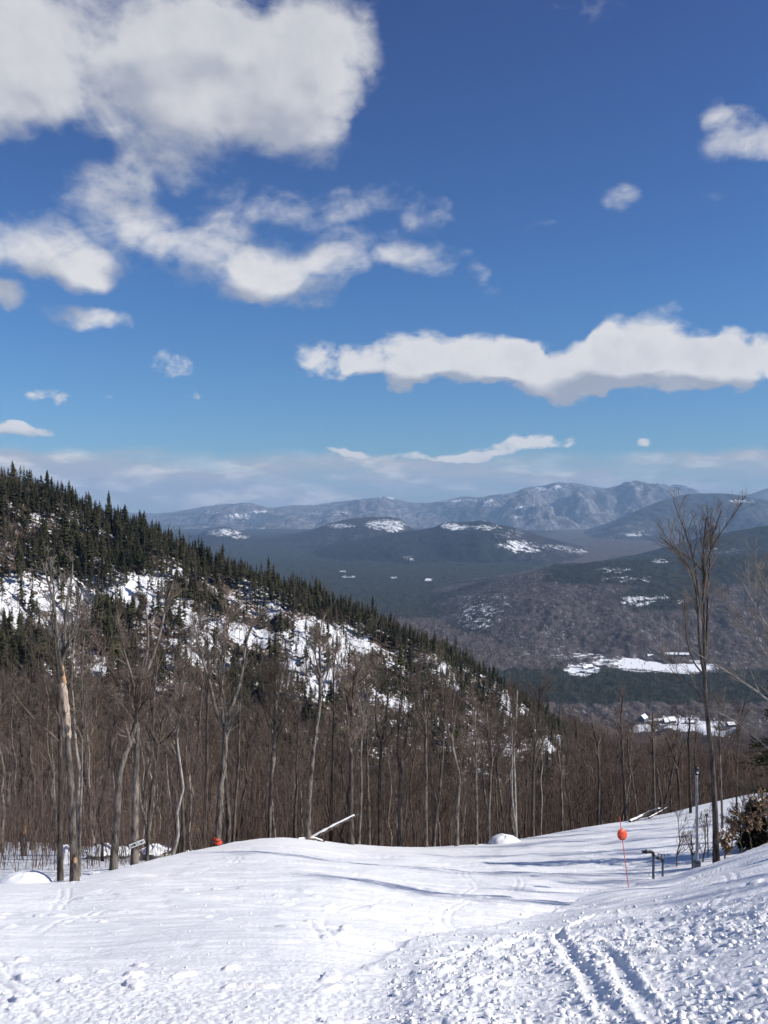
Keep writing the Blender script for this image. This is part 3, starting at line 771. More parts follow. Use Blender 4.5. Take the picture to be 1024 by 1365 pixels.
def fine_spruce(rng, H, wid):
    """near spruce with branches that carry sprays of needles"""
    tg, cg = Geo(), Geo()
    path = np.stack([np.zeros(8), np.zeros(8), np.linspace(-.3, H, 8)], 1); R = np.linspace(H * .014, .01, 8)
    tg.tubes(path, R, 7)
    nb = 120
    z = H * (.05 + .93 * rng.uniform(0, 1, nb) ** .9); L = (1 - z / H) ** .8 * wid * rng.uniform(.6, 1.1, nb) + .15
    th = rng.uniform(0, 6.283, nb); K = 7; s = np.linspace(0, 1, K)
    Bp = np.zeros((nb, K, 3))
    Bp[:, :, 0] = np.cos(th)[:, None] * L[:, None] * s; Bp[:, :, 1] = np.sin(th)[:, None] * L[:, None] * s
    Bp[:, :, 2] = z[:, None] + L[:, None] * (-.35 * s + .22 * s ** 2.5)
    Br = np.maximum(.016 * L[:, None], .006) * np.linspace(1, .3, K)
    cg.tubes(Bp, Br, 3)
    c, cr = children(Bp, Br, 16, .12, 1, 1.0, 48, -.05, 3, rng, jit=.08)
    c = c[:, :1] + (c - c[:, :1]) * (.25 + .18 * np.repeat(L, 16))[:, None, None] * 1.0
    # needle blades round every spray
    for k in range(7):
        t = rng.uniform(0, 1, len(c))[:, None]
        A = c[:, 0] * (1 - t) + c[:, 2] * t; dd = c[:, 2] - c[:, 0]; ln = np.linalg.norm(dd, axis=1, keepdims=True)
        B = A + dd / ln * .09 + rng.normal(0, .035, A.shape)
        cg.blades(A, B, .035, rng)
    cg.blades(c[:, 0], c[:, 2], .045, rng)
    return tg, cg

TREE_N = {'bare': 0, 'spruce': 0}
def hero(label, Y, trunk, w0, w1=None, forks=(), nl=9, crown0=.45, spread=32, limb=.26, seed=1, mat='bark', twig='twig', dens=1.0, name='bare_tree', tw=.009, tmat=None, group=None):
    rng = np.random.default_rng(seed)
    bx, by = trunk[0]; x = (bx - CX) / FPX * Y; z = float(ground(x, Y)); base = np.array((x, Y, z))
    k = Y / FPX
    dep = rng.normal(0, .012, len(trunk)) * Y * .3
    tp = [P(a, b, Y + (dep[i] if i else 0)) - base for i, (a, b) in enumerate(trunk)]
    tp[0] = np.zeros(3)
    H = tp[-1][2]
    fk = []
    for f in forks:
        pts = []
        j = np.argmin([abs(f[0][1] - b) for a, b in trunk]); d0 = dep[j] if j else 0; dd = rng.normal(0, .5)
        for i, (a, b) in enumerate(f[:-1] if isinstance(f[-1], (int, float)) else f):
            pts.append(P(a, b, Y + d0 + dd * i * .35) - base)
        wf = f[-1] if isinstance(f[-1], (int, float)) else w0 * .45
        fk.append((pts, wf * k / 2))
    tg, cg = tree_geo(rng, H, w0 * k / 2, 0, crown0, nl, spread, tp, fk, dens, limb, (w1 or w0 * .25) / w0, tw)
    r = thing(name, label, 'tree', base, group=group)
    tg.build('trunk', M[mat], r); cg.build('crown', M[twig], r)
    TREE_N['bare'] += 1
    return r, base, k

# --- trees one can tell apart along the edge of the piste, left to right
r, b_, k_ = hero('tall dead tree with a stripped pale trunk and broken orange wood, at the left', 24.5,
     [(98, 1180), (96, 1120), (94, 1060), (90, 1000), (87, 950), (83, 918), (79, 895), (82, 870), (84, 845)], 12.5, 5, nl=5, crown0=.9,
     forks=[[(83, 905), (80, 890), (76, 860), (74, 820), (68, 790), (62, 765), (54, 745), 5], [(84, 870), (86, 840), (88, 810), (92, 785), (98, 760), (96, 742), 5.5],
            [(83, 880), (90, 860), (97, 840), (104, 815), (108, 790), 5], [(76, 850), (72, 800), (70, 770), (62, 735), 3]], limb=.12, seed=11, mat='bark', twig='twig_grey', dens=.7)
def trunk_patch(r, base, Y, pts, w, mat, name):
    g_ = Geo(); k = Y / FPX
    pp = smooth_path([P(a, b, Y) - base for a, b in pts], 12)
    rr = w * k / 2 * (1 + .10 * np.sin(np.arange(12) * 2.3)); rr[0] *= .9; rr[-1] *= .8
    g_.tubes(pp, rr, 9); o = g_.build(name, M[mat], r); return o
trunk_patch(r, b_, 24.5, [(89.2, 985), (87.5, 955), (85, 930), (82.3, 910)], 10.2, 'wood_bare', 'stripped_wood')['label'] = 'pale stripped wood of the upper trunk'
trunk_patch(r, b_, 24.5, [(85.5, 912), (83, 902), (82, 893), (80.5, 886)], 6.2, 'wood_orange', 'broken_wood')['label'] = 'orange broken wood at the bend'
trunk_patch(r, b_, 24.5, [(99.5, 1172), (99.2, 1160), (98.0, 1144)], 6.0, 'wood_orange', 'bark_scar')['label'] = 'tan scar where bark has peeled near the base'
hero('dark straight trunk standing close left of the dead tree', 25, [(79, 1181), (78, 1120), (80, 1050), (79, 980), (77, 920), (75, 870), (70, 830)], 8.5, 3, nl=10, crown0=.5, seed=12, mat='bark_dark', dens=.9)
hero('thin straight tree just right of the dead tree', 28, [(104, 1160), (105, 1100), (108, 1040), (109, 970), (108, 900), (112, 850)], 4.5, 1.8, nl=10, crown0=.35, seed=13)
hero('leaning trunk with a snowy bend left of the signed tree', 28.5, [(150, 1158), (154, 1100), (157, 1050), (160, 1018), (170, 995), (180, 975), (184, 930), (190, 890)], 11, 5, nl=9, crown0=.6, seed=14, mat='bark')
sg_r, sg_b, sg_k = hero('straight tree that carries the crooked white sign board', 30, [(178, 1156), (179, 1100), (180, 1040), (182, 980), (181, 930), (178, 900)], 11, 5, nl=8, crown0=.62,
     forks=[[(181, 935), (176, 905), (168, 880), (160, 850), (156, 820), 5], [(180, 930), (190, 905), (202, 880), (215, 840), (222, 800), (232, 772), 6], [(190, 905), (198, 860), (196, 820), (190, 790), 4]], seed=15, limb=.2, dens=1.2)
hero('thin crooked tree right of the signed tree, forking low', 31.5, [(195, 1147), (198, 1090), (202, 1050), (208, 1010), (212, 985), (216, 960)], 5, 2.5, nl=8, crown0=.6,
     forks=[[(210, 1002), (204, 985), (196, 970), (186, 955), 3], [(212, 992), (226, 982), (236, 968), (244, 940), 3.4]], seed=16, limb=.25)
hero('thin wavy tree halfway between the signed tree and the tree with the orange pad', 37, [(244, 1142), (243, 1090), (242, 1050), (238, 1020), (234, 990), (236, 950), (232, 910)], 5, 2, nl=9, crown0=.5, seed=17, mat='bark_dark')
op_r, op_b, op_k = hero('grey forked tree with an orange pad round its foot', 39, [(289, 1130), (291, 1090), (295, 1040), (299, 1000), (302, 968), (303, 950)], 9.5, 6, nl=5, crown0=.8,
     forks=[[(300, 975), (290, 960), (284, 940), (282, 915), (272, 890), (264, 860), (258, 830), 6], [(302, 955), (308, 940), (318, 920), (324, 890), (326, 860), (332, 840), (344, 822), 6.5], [(303, 950), (297, 930), (294, 900), (297, 870), (294, 840), 3.5]], seed=18, limb=.22, dens=1.1, twig='twig_grey')
hero('slender dark trunk close behind the tree with the orange pad', 41, [(271, 1135), (273, 1080), (276, 1020), (275, 960), (279, 900), (276, 850)], 6, 2, nl=9, crown0=.5, seed=19, mat='bark_dark')
hero('thin pale tree with snow lodged in its fork, right of the orange pad', 44, [(310, 1120), (313, 1080), (316, 1040), (318, 1010), (319, 960), (322, 900)], 4.6, 1.6, nl=9, crown0=.4, seed=20,
     forks=[[(317, 1030), (312, 1015), (306, 1000), (300, 990), 2]])
hero('straight grey tree between the orange pad and the leaning edge tree', 46, [(358, 1118), (360, 1070), (363, 1020), (366, 990), (368, 940), (366, 900)], 5.5, 3, nl=10, crown0=.55, seed=21,
     forks=[[(365, 1000), (360, 970), (352, 940), (350, 900), 3], [(366, 985), (376, 960), (386, 930), (388, 900), 3]])
hero('tall smooth tree leaning right at the edge of the snow, by the fallen log', 44, [(410, 1122), (412, 1060), (416, 1010), (422, 970), (427, 930), (427, 880), (425, 830)], 7.5, 3, nl=8, crown0=.6,
     forks=[[(427, 925), (433, 910), (439, 890), (440, 860), 3], [(427, 900), (421, 880), (419, 850), 2.5]], seed=22, limb=.16, dens=1.1)
hero('thin dark tree just right of the tree by the fallen log', 50, [(440, 1128), (442, 1060), (444, 1000), (445, 950), (444, 900), (448, 860)], 4.6, 1.6, nl=9, crown0=.5, seed=23, mat='bark_dark')
hero('dark tree with a spread foot standing over the end of the fallen log', 45.5, [(468, 1127), (467, 1090), (468, 1040), (468, 990), (469, 950), (472, 900)], 8.5, 3, nl=10, crown0=.48,
     forks=[[(469, 960), (462, 930), (456, 900), 3], [(469, 1000), (476, 990), (480, 985), 2]], seed=24, mat='bark_dark')
hero('wavy pale tree right of the fallen log', 47, [(478, 1128), (481, 1080), (482, 1040), (480, 1010), (484, 975), (483, 930), (480, 890)], 4.2, 1.6, nl=9, crown0=.5, seed=25, twig='twig_grey')
hero('slim straight grey tree second right of the fallen log', 47.5, [(492, 1128), (492, 1080), (490, 1040), (489, 1000), (490, 950), (488, 900)], 4.6, 1.6, nl=9, crown0=.5, seed=26)
hero('dark tree splitting in two halfway up, in the middle of the crest', 50, [(506, 1131), (506, 1080), (506, 1040), (508, 1005), (508, 985)], 5.2, 3.5, nl=4, crown0=.8,
     forks=[[(508, 990), (502, 970), (500, 940), (504, 900), 3.6], [(508, 990), (515, 970), (516, 940), (519, 900), 3.6]], seed=27, mat='bark_dark', limb=.25)
hero('cluster stemmed dark tree with upswept limbs left of the straight grey trunk', 50, [(533, 1131), (533, 1070), (535, 1040), (536, 1010)], 7, 5, nl=4, crown0=.8,
     forks=[[(535, 1040), (530, 1015), (530, 985), (534, 950), (540, 900), 4], [(536, 1015), (541, 990), (545, 960), (546, 910), 3.6], [(536, 1020), (545, 1005), (552, 990), (558, 960), 3]], seed=28, mat='bark_dark', limb=.3)
hero('straight grey trunk forking high up, in the middle of the crest', 48, [(568, 1130), (568, 1070), (568, 1020), (568, 980), (567, 950), (564, 915)], 5.4, 3.0, nl=9, crown0=.55, seed=29, mat='bark',
     forks=[[(567, 965), (573, 940), (575, 910), (580, 880), 2.6], [(567, 950), (560, 925), (558, 895), 2.4]])
hero('tree leaning right from behind the crest, next right of the straight grey trunk', 49, [(578, 1130), (582, 1090), (587, 1050), (591, 1000), (592, 960), (594, 920)], 5, 2, nl=9, crown0=.5, seed=30)
hero('elbow bent tree right of the straight grey trunk', 48.5, [(609, 1129), (610, 1080), (613, 1040), (612, 1028), (606, 1010), (602, 985), (602, 955), (606, 920)], 6, 2.2, nl=9, crown0=.6, seed=31)
hero('thin straight tree left of the snow mound', 49, [(636, 1128), (636, 1080), (635, 1030), (634, 980), (633, 930)], 4, 1.6, nl=10, crown0=.5, seed=32)
hero('slightly curved tree touching the left side of the snow mound', 50, [(652, 1128), (652, 1080), (654, 1040), (657, 1010), (652, 980), (648, 940)], 5, 2, nl=9, crown0=.55,
     forks=[[(656, 1018), (662, 1000), (668, 980), 2.5]], seed=33)
hero('crooked tree with a snowy elbow rising behind the mound', 52, [(674, 1120), (670, 1080), (665, 1040), (661, 1020), (667, 1000), (664, 980)], 3.4, 1.6, nl=8, crown0=.5, seed=34)
hero('whitish birch like twin trunk right of the snow mound', 51, [(689, 1118), (688, 1080), (687, 1040), (685, 1010), (688, 970), (690, 920)], 3.6, 2, nl=9, crown0=.5,
     forks=[[(688, 1100), (683, 1070), (683, 1030), (684, 1000), (682, 960), 3]], seed=35, mat='bark_pale')
hero('dark forked tree with a white snow knob, right of the birch like trunk', 53, [(711, 1115), (711, 1070), (712, 1020), (714, 990), (718, 965), (720, 920)], 5, 2, nl=9, crown0=.45,
     forks=[[(713, 1030), (718, 1010), (724, 990), (729, 975), 2.8]], seed=36, mat='bark_dark')
hero('slim tree with snow specks left of the orange marker', 58, [(750, 1110), (750, 1080), (749, 1050), (747, 1020), (744, 1000)], 4, 2, nl=9, crown0=.55, seed=37, mat='bark')
hero('dark tree with a snow speck just left of the orange marker', 60, [(798, 1101), (799, 1060), (800, 1030), (798, 1000), (796, 985), (790, 965)], 4.2, 2, nl=9, crown0=.6, seed=38, mat='bark_dark')
hero('straight dark twisted tree behind the orange marker', 62, [(836, 1097), (834, 1060), (831, 1020), (830, 990), (828, 960), (831, 935)], 5.2, 2.4, nl=8, crown0=.45, seed=39, mat='bark_dark', dens=.9)
hero('thin leaning tree right of the orange marker', 62, [(851, 1092), (847, 1060), (842, 1030), (838, 1005), (838, 985)], 3, 1.4, nl=7, crown0=.4, seed=40)
hero('straight grey tree between the marker and the metal pole', 64, [(874, 1088), (873, 1050), (872, 1010), (871, 985), (871, 950)], 4.4, 1.8, nl=9, crown0=.5, seed=41)
hero('dark leaning tree forking behind the hydrants', 68, [(908, 1080), (906, 1045), (903, 1020), (896, 1000), (889, 985)], 4.2, 2, nl=7, crown0=.5,
     forks=[[(903, 1030), (909, 1005), (911, 985), 2.4]], seed=42, mat='bark_dark')
hero('dark snag like trunk left of the tall forked tree', 60, [(922, 1090), (921, 1050), (920, 1010), (918, 985), (921, 965), (919, 958)], 3.8, 2.4, nl=3, crown0=.7, seed=43, mat='bark_dark', limb=.12)
# tall forked tree at the right
hero('tall many forked tree with a fan of upswept limbs at the right', 30,
     [(957, 1152), (955, 1100), (953, 1050), (951, 1010), (945, 970), (941, 930), (940, 890), (939, 850), (938, 810), (938, 770), (937, 730), (942, 690)], 9.2, 1.6, nl=10, crown0=.62,
     forks=[[(941, 905), (934, 880), (932, 840), (931, 800), (926, 765), (915, 745), (898, 728), (880, 716), 4.4],
            [(940, 890), (943, 850), (944, 810), (944, 770), (947, 730), (952, 700), (962, 680), 4.0],
            [(931, 800), (930, 770), (922, 735), (915, 710), (905, 690), (898, 668), 2.6],
            [(938, 780), (942, 750), (951, 725), (965, 705), (975, 690), (990, 670), 2.5],
            [(940, 900), (928, 890), (917, 862), (914, 830), (913, 800), 2.4],
            [(936, 760), (925, 748), (905, 735), (888, 722), 2.8], [(942, 940), (925, 915), (905, 905), (893, 890), 1.8]],
     spread=20, limb=.17, seed=44, mat='bark_dark', twig='twig', dens=.72, tw=.005)
hero('thin companion tree right of the tall forked tree', 44, [(965, 1120), (963, 1060), (961, 1010), (960, 970), (958, 930)], 3.5, 1.6, nl=9, crown0=.4, seed=45)
hero('reddish thin tree right of the metal pole behind the tan leaved beech', 52, [(984, 1080), (983, 1040), (985, 1000), (988, 960), (996, 930)], 2.6, 1.2, nl=8, crown0=.35, seed=46, twig='twig_red')
# pale branches that reach in from the right edge
hero('pale grey tree leaning in with long bare branches at the right edge', 23, [(1075, 1105), (1068, 1040), (1062, 980), (1055, 920), (1046, 860), (1036, 800), (1030, 760)], 8, 2.5, nl=10, crown0=.3,
     forks=[[(1062, 985), (1040, 945), (1015, 925), (985, 905), (955, 885), (930, 872), 3.5], [(1055, 930), (1030, 880), (1005, 850), (985, 815), (968, 790), 3.2],
            [(1046, 865), (1020, 830), (1003, 800), (990, 775), 2.6], [(1068, 1040), (1040, 1010), (1010, 985), (980, 960), (955, 948), 2.6], [(1040, 830), (1028, 800), (1015, 770), (1005, 745), 2.4]],
     spread=34, limb=.22, seed=47, mat='bark_pale', twig='twig_grey', dens=.7, tw=.006)

# spruce at the right edge
def near_spruce(label, px, py_top, Y, wid, seed):
    rng = np.random.default_rng(seed); x = (px - CX) / FPX * Y; z = float(ground(x, Y)); H = -(py_top - HY) / FPX * Y - z
    tg, cg = fine_spruce(rng, H, wid); r = thing('spruce_tree', label, 'tree', (x, Y, z))
    tg.build('trunk', M['bark_dark'], r); cg.build('crown', M['needles'], r); TREE_N['spruce'] += 1
near_spruce('dark spruce with drooping boughs cut by the right edge', 1050, 880, 33, 2.3, 5)
near_spruce('low young spruce in front of the tan leaved beech at the right edge', 1008, 1072, 32.5, .55, 6)

# beech saplings holding tan leaves
def beech(label, px, Y, pytop, seed, nleaf=9, name='beech_sapling'):
    rng = np.random.default_rng(seed); x = (px - CX) / FPX * Y; z = float(ground(x, Y)); H = -(pytop - HY) / FPX * Y - z
    tg, cg = tree_geo(rng, H, .03, 0, .08, 12, 48, limb=.45, dens=.75, tw=.005)
    r = thing(name, label, 'sapling', (x, Y, z)); tg.build('trunk', M['bark'], r); cg.build('crown', M['twig'], r)
    V, F, T = cg.arrays(); 
    n = 700 if nleaf else 0
    if n:
        c = V[rng.integers(int(len(V) * .35), len(V), n)]; c = c[c[:, 2] < H * .85]
        n = len(c); d = rng.normal(size=(n, 3)); d[:, 2] -= .8; d /= np.linalg.norm(d, axis=1, keepdims=True)
        s_ = np.cross(d, rng.normal(size=(n, 3))); s_ /= np.linalg.norm(s_, axis=1, keepdims=True)
        nn = np.cross(d, s_); L = rng.uniform(.07, .14, n)[:, None]
        v = np.stack([c, c + d * L * .5 - s_ * L * .27 + nn * L * .1, c + d * L, c + d * L * .5 + s_ * L * .27 + nn * L * .1], 1)
        g_ = Geo(); g_.add(v, F=np.arange(n * 4).reshape(-1, 4)); g_.build('leaves', M['leaf'], r, smooth=False)
    return r
beech('young beech still holding tan leaves at the right edge, nearest the bank', 1004, 32, 1052, 3)
beech('small beech with a few tan leaves between the tall forked tree and the right edge', 978, 33, 1080, 4)
beech('tan leaved beech half cut by the right edge of the picture', 1032, 31, 1040, 8)
beech('low tan leaved beech at the foot of the tall forked tree', 968, 31, 1105, 9)
beech('bare twiggy shrub left of the metal pole', 903, 31, 1082, 10, 0, 'bare_shrub')
beech('bare twiggy shrub right beside the metal pole', 938, 31, 1085, 13, 0, 'bare_shrub')

beech('twiggy bare shrub between the tall forked tree and the tan leaved beeches', 990, 33, 1045, 21, 0, 'bare_shrub')
beech('tall reddish shrub at the right edge above the tan leaves', 1017, 35, 965, 22, 0, 'bare_shrub')
beech('tan leaved beech sprig just left of the young spruce', 992, 32, 1068, 23)
beech('low spreading bare shrub just left of the tall forked tree foot', 925, 30, 1100, 24, 0, 'bare_shrub')

# ------------------------------------------------------------------ woods
rng = np.random.default_rng(101)
def variants(fn, n): return [fn(np.random.default_rng(500 + i), i) for i in range(n)]
HV = variants(lambda r_, i: tree_geo(r_, 12.5, .10 + .035 * (i % 3), 0 if i < 0 else 1, .42 + .05 * (i % 4), 10 + i % 4, 27, limb=.25, dens=1.25, wig=.017), 8)
HVm = []
for i, (tg, cg) in enumerate(HV):
    HVm.append((tg.build('trunk', (M['bark'], M['bark_dark'], M['bark'], M['bark_pale'])[i % 4], link=False), cg.build('crown', M['twig'] if i % 2 else M['twig_red'], link=False)))
def merged(tg, cg):
    g_ = Geo()
    for s_ in (tg, cg):
        V, F, T = s_.arrays(); g_.add(V, F if len(F) else None, T if len(T) else None)
    return g_.arrays()
HV1 = [merged(*tree_geo(np.random.default_rng(600 + i), 12.0, .12, 1, .4, 9, 28, limb=.25, dens=.8)) for i in range(5)]
HV2 = [merged(*tree_geo(np.random.default_rng(700 + i), 11.0, .13, 2, .3, 10, 32, limb=.30, dens=1.0)) for i in range(5)]

# positions of the hardwoods in the ravine
N = 5200
Yt = np.sqrt(rng.uniform(30 ** 2, 195 ** 2, N)); pxt = rng.uniform(-110, 1130, N)
ok = Yt > lerp_pts(pxt, YC) + 2.5
ok &= (hash2(np.floor(pxt * 31), np.floor(Yt * 77), 4) < .62)
# the woods' edge at left stays thin so snow shows between the trunks
ok &= ~((pxt < 260) & (Yt < 60) & (rng.uniform(0, 1, N) < .55))
ok &= ~((Yt > 150) & (pxt < 720) & (rng.uniform(0, 1, N) < .35))
ok &= ~((pxt > 940) & (Yt < 100))
pxt, Yt = pxt[ok], Yt[ok]
xt = (pxt - CX) / FPX * Yt
keep = []; cell = {}
for i in np.argsort(Yt):
    kx, ky = int(xt[i] // 2.6), int(Yt[i] // 2.6)
    if any((kx + a, ky + b) in cell and (xt[i] - cell[(kx + a, ky + b)][0]) ** 2 + (Yt[i] - cell[(kx + a, ky + b)][1]) ** 2 < 6.2 for a in (-1, 0, 1) for b in (-1, 0, 1)): continue
    cell[(kx, ky)] = (xt[i], Yt[i]); keep.append(i)
keep = np.array(keep); xt, Yt, pxt = xt[keep], Yt[keep], pxt[keep]
zt_ = ground(xt, Yt)
order = np.argsort(Yt + 1000 * ((pxt < -25) | (pxt > 1050)))
n_ind = 300 - TREE_N['bare'] - 2
print('ravine hardwoods', len(order), 'individual', n_ind)

def inst(parts, name, label, cat, loc, rz, s, group, sz=None):
    o = thing(name, label, cat, loc, rz, group); o.scale = (s, s, sz or s)
    for nm, me in parts:
        c = bpy.data.objects.new(nm, me); col.objects.link(c); c.parent = o
    return o
def wood_label(px, Y):
    near = Y < 66
    if px < 130: return ('slender bare tree in the near left woods' if near else 'bare tree deep in the left woods behind the dead tree'), 'bare trees in the left woods'
    if px < 250: return ('slender bare tree on the snowy floor behind the white sign' if near else 'bare tree deep in the ravine behind the white sign'), 'bare trees behind the white sign'
    if px < 400: return ('slender bare tree just below the crest right of the orange pad' if near else 'bare tree deep in the ravine behind the orange padded tree'), 'bare trees behind the orange pad'
    if px < 530: return ('slender bare tree just below the crest behind the fallen log' if near else 'bare tree deep in the ravine behind the fallen log'), 'bare trees behind the fallen log'
    if px < 700: return ('slender bare tree just below the crest near the snow mound' if near else 'bare tree deep in the ravine behind the snow mound'), 'bare trees behind the snow mound'
    if px < 860: return ('slender bare tree behind the orange marker' if Y < 90 else 'bare tree deep in the brown woods behind the orange marker'), 'bare trees behind the orange marker'
    return ('slender bare tree behind the hydrants and pole' if Y < 100 else 'bare tree deep in the brown woods behind the hydrants'), 'bare trees behind the hydrants'
ORD = 'first second third fourth fifth sixth seventh eighth ninth tenth eleventh twelfth thirteenth fourteenth fifteenth sixteenth seventeenth eighteenth nineteenth twentieth'.split()
zone_n = {}; lab_of = {}
for i in sorted(order[:n_ind], key=lambda k: pxt[k]):
    lab, gr_ = wood_label(pxt[i], Yt[i])
    if 'slender' in lab and -25 < pxt[i] < 1050:
        k = zone_n.get(lab, 0); zone_n[lab] = k + 1
        if k < 20: lab = lab + ', %s from the left' % ORD[k]
    lab_of[i] = (lab, gr_)
for n_, i in enumerate(order[:n_ind]):
    v = int(rng.integers(0, 8)); s = rng.uniform(.78, 1.12) * float(lerp_pts(pxt[i], [(0, 1), (540, .95), (640, .78), (740, .7), (860, .66), (1100, .66)]))
    if Yt[i] < 60 and rng.uniform() < .5: s *= rng.uniform(.55, .9)
    lab, gr_ = lab_of[i]
    inst((('trunk', HVm[v][0]), ('crown', HVm[v][1])), 'bare_tree', lab, 'tree', (xt[i], Yt[i], zt_[i] - .1), rng.uniform(0, 6.28), s, gr_)
rest = order[n_ind:]
scatter('bare_woods', HV1, np.stack([xt[rest], Yt[rest], zt_[rest] - .2], 1), rng.uniform(.72, 1.08, len(rest)) * lerp_pts(pxt[rest], [(0, 1), (540, .9), (640, .72), (740, .66), (1100, .68)]), rng.uniform(0, 6.28, len(rest)), rng.integers(0, 5, len(rest)),
        M['twig'], 'brown leafless woods filling the ravine beyond the ski slope', 'woods')

# trees beside the piste, out of frame to the right, whose shadows stripe the snow
for i, (x_, y_, s_) in enumerate([(25.5, 28, 1.1), (28, 33, .95), (27, 37, 1.2), (29, 43, 1.05), (31.5, 47, 1.2), (34, 52, 1.0), (30, 22, 1.1), (24, 19, 1.0), (33, 38, 1.15), (38, 45, 1.1), (36, 57, 1.1), (40, 62, 1.1), (27, 15, 1.0), (24, 10, .9), (44, 68, 1.1), (26, 24, .8), (19, 3, .8), (30, 12, 1.1)]):
    v = i % 8
    inst((('trunk', HVm[v][0]), ('crown', HVm[v][1])), 'bare_tree', 'bare tree beside the piste beyond the right edge', 'tree', (x_, y_, float(ground(x_, max(y_, 6))) - .1), i * 1.3, s_, 'bare trees right of the piste')

# understorey: thin stems and saplings
nb = 20000
Yb = np.exp(rng.uniform(math.log(31), math.log(170), nb)); pb = rng.uniform(-110, 1130, nb)
ok = (Yb > lerp_pts(pb, YC) + 2.6) & ~((pb < 250) & (Yb < 64) & (rng.uniform(0, 1, nb) < .80)); Yb, pb = Yb[ok], pb[ok]; nb = len(Yb)
xb = (pb - CX) / FPX * Yb; zb_ = ground(xb, Yb) - .1
hb = rng.uniform(1.2, 6.5, nb); G = Geo()
th = rng.uniform(0, 6.28, nb); ln = rng.uniform(0, .34, nb) * hb
A = np.stack([xb, Yb, zb_], 1); B = A + np.stack([np.cos(th) * ln, np.sin(th) * ln, hb], 1)
Mi = (A + B) / 2 + rng.normal(0, .16, A.shape)
G.tubes(np.stack([A, Mi, B], 1), np.stack([.006 + hb * .0022, .005 + hb * .0014, np.full(nb, .003)], 1), 3)
for k in range(9):
    t = rng.uniform(.25, 1, nb)[:, None]; S0 = A * (1 - t) + B * t
    dd = rng.normal(0, .5, A.shape); dd[:, 2] = np.abs(dd[:, 2]) + .3
    G.blades(S0, S0 + dd * (hb * .16)[:, None], .016, rng)
tag(G.build('brush', M['twig_red']), 'reddish brown brush and saplings between the trunks in the ravine', 'brush', kind='stuff')

# hardwoods further down the mountainside (right) and on the left spur
N = 9000
pxw = rng.uniform(560, 1180, N); Yw = np.exp(rng.uniform(math.log(150), math.log(1300), N))
ok = (pxw > lerp_pts(Yw, [(150, 730), (300, 770), (420, 700), (700, 560)])) & (blobs(pxw, Yw, [(915, 1290, 90, 75, 1)]) < .2)
pxw, Yw = pxw[ok], Yw[ok]; xw = (pxw - CX) / FPX * Yw; n = len(xw)
scatter('bare_woods', HV2, np.stack([xw, Yw, ground(xw, Yw) - .3], 1), rng.uniform(.7, 1.2, n), rng.uniform(0, 6.28, n), rng.integers(0, 5, n), M['twig_red'],
        'reddish brown leafless woods running down the mountainside to the valley', 'woods')
N = 4600
pxw = rng.uniform(-140, 800, N); Yw = rng.uniform(165, 330, N)
f = (Yw - 165) / 155
xw = (pxw - CX) / FPX * Yw; zw = ground(xw, Yw); pyw = HY - zw / Yw * FPX
sm = blobs(pxw, pyw, SNOWFACE)
pr = np.where(f < .35, .95, np.where(f < .7, .55, .38)) * (1 - .6 * np.clip(sm, 0, 1)) 
ok = rng.uniform(0, 1, N) < pr; xw, Yw, zw = xw[ok], Yw[ok], zw[ok]; n = len(xw)
scatter('bare_woods', HV2, np.stack([xw, Yw, zw - .3], 1), rng.uniform(.45, .9, n), rng.uniform(0, 6.28, n), rng.integers(0, 5, n), M['twig'],
        'thin leafless trees scattered over the snowy ledges of the left spur', 'woods')

# spruces of the left spur
SV = [spruce_geo(np.random.default_rng(800 + i), 8.0, 0, .15 + .025 * (i % 4)) for i in range(6)]
SVm = [(a.build('trunk', M['bark_dark'], link=False), b.build('crown', M['needles'], link=False)) for a, b in SV]
SV1 = [merged(*spruce_geo(np.random.default_rng(820 + i), 8.0, 1, .15 + .025 * (i % 4))) for i in range(5)]
N = 60000
pxs_ = rng.uniform(-170, 860, N); Ys_ = rng.uniform(168, 372, N)
xs_ = (pxs_ - CX) / FPX * Ys_; zs_ = ground(xs_, Ys_); pys = HY - zs_ / Ys_ * FPX
rid = lerp_pts(pxs_, ROWS[4][1])
below = pys - rid
bandw = lerp_pts(pxs_, [(-100, 50), (0, 22), (80, 40), (140, 75), (220, 48), (300, 30), (420, 30), (600, 28), (740, 16), (800, 12)])
sm = blobs(pxs_, pys, SNOWFACE)
clus = fbm(xs_ / 22, Ys_ / 22, 3, 300)
pr = np.where((below < bandw) & (Ys_ < 350), .95 * (1 - .5 * np.clip(sm, 0, 1)), np.where(sm > .25, .03 + .09 * (clus > .3), .20 * (clus > 0) + .03))
pr = np.where(Ys_ > 322, .75, pr)
dk = blobs(pxs_, pys, [(10, 675, 50, 22, 1), (25, 900, 60, 45, 1), (60, 950, 90, 30, .9), (320, 900, 50, 30, .7), (150, 840, 40, 40, .6), (100, 740, 70, 30, 1), (720, 960, 45, 16, .8), (760, 975, 40, 14, .8), (250, 790, 30, 20, .5), (120, 770, 60, 30, .6), (560, 915, 60, 25, .5), (620, 930, 40, 25, .6)])
pr = np.maximum(pr, dk * .8)
pr = pr * np.where(pxs_ > 770, .25, 1)
ok = rng.uniform(0, 1, N) < pr; xs_, Ys_, zs_, pxs_ = xs_[ok], Ys_[ok], zs_[ok], pxs_[ok]
cell = set(); keep = []
for i in range(len(xs_)):
    kk = (int(xs_[i] // 1.8), int(Ys_[i] // 1.8))
    if kk in cell: continue
    cell.add(kk); keep.append(i)
keep = np.array(keep); xs_, Ys_, zs_, pxs_ = xs_[keep], Ys_[keep], zs_[keep], pxs_[keep]
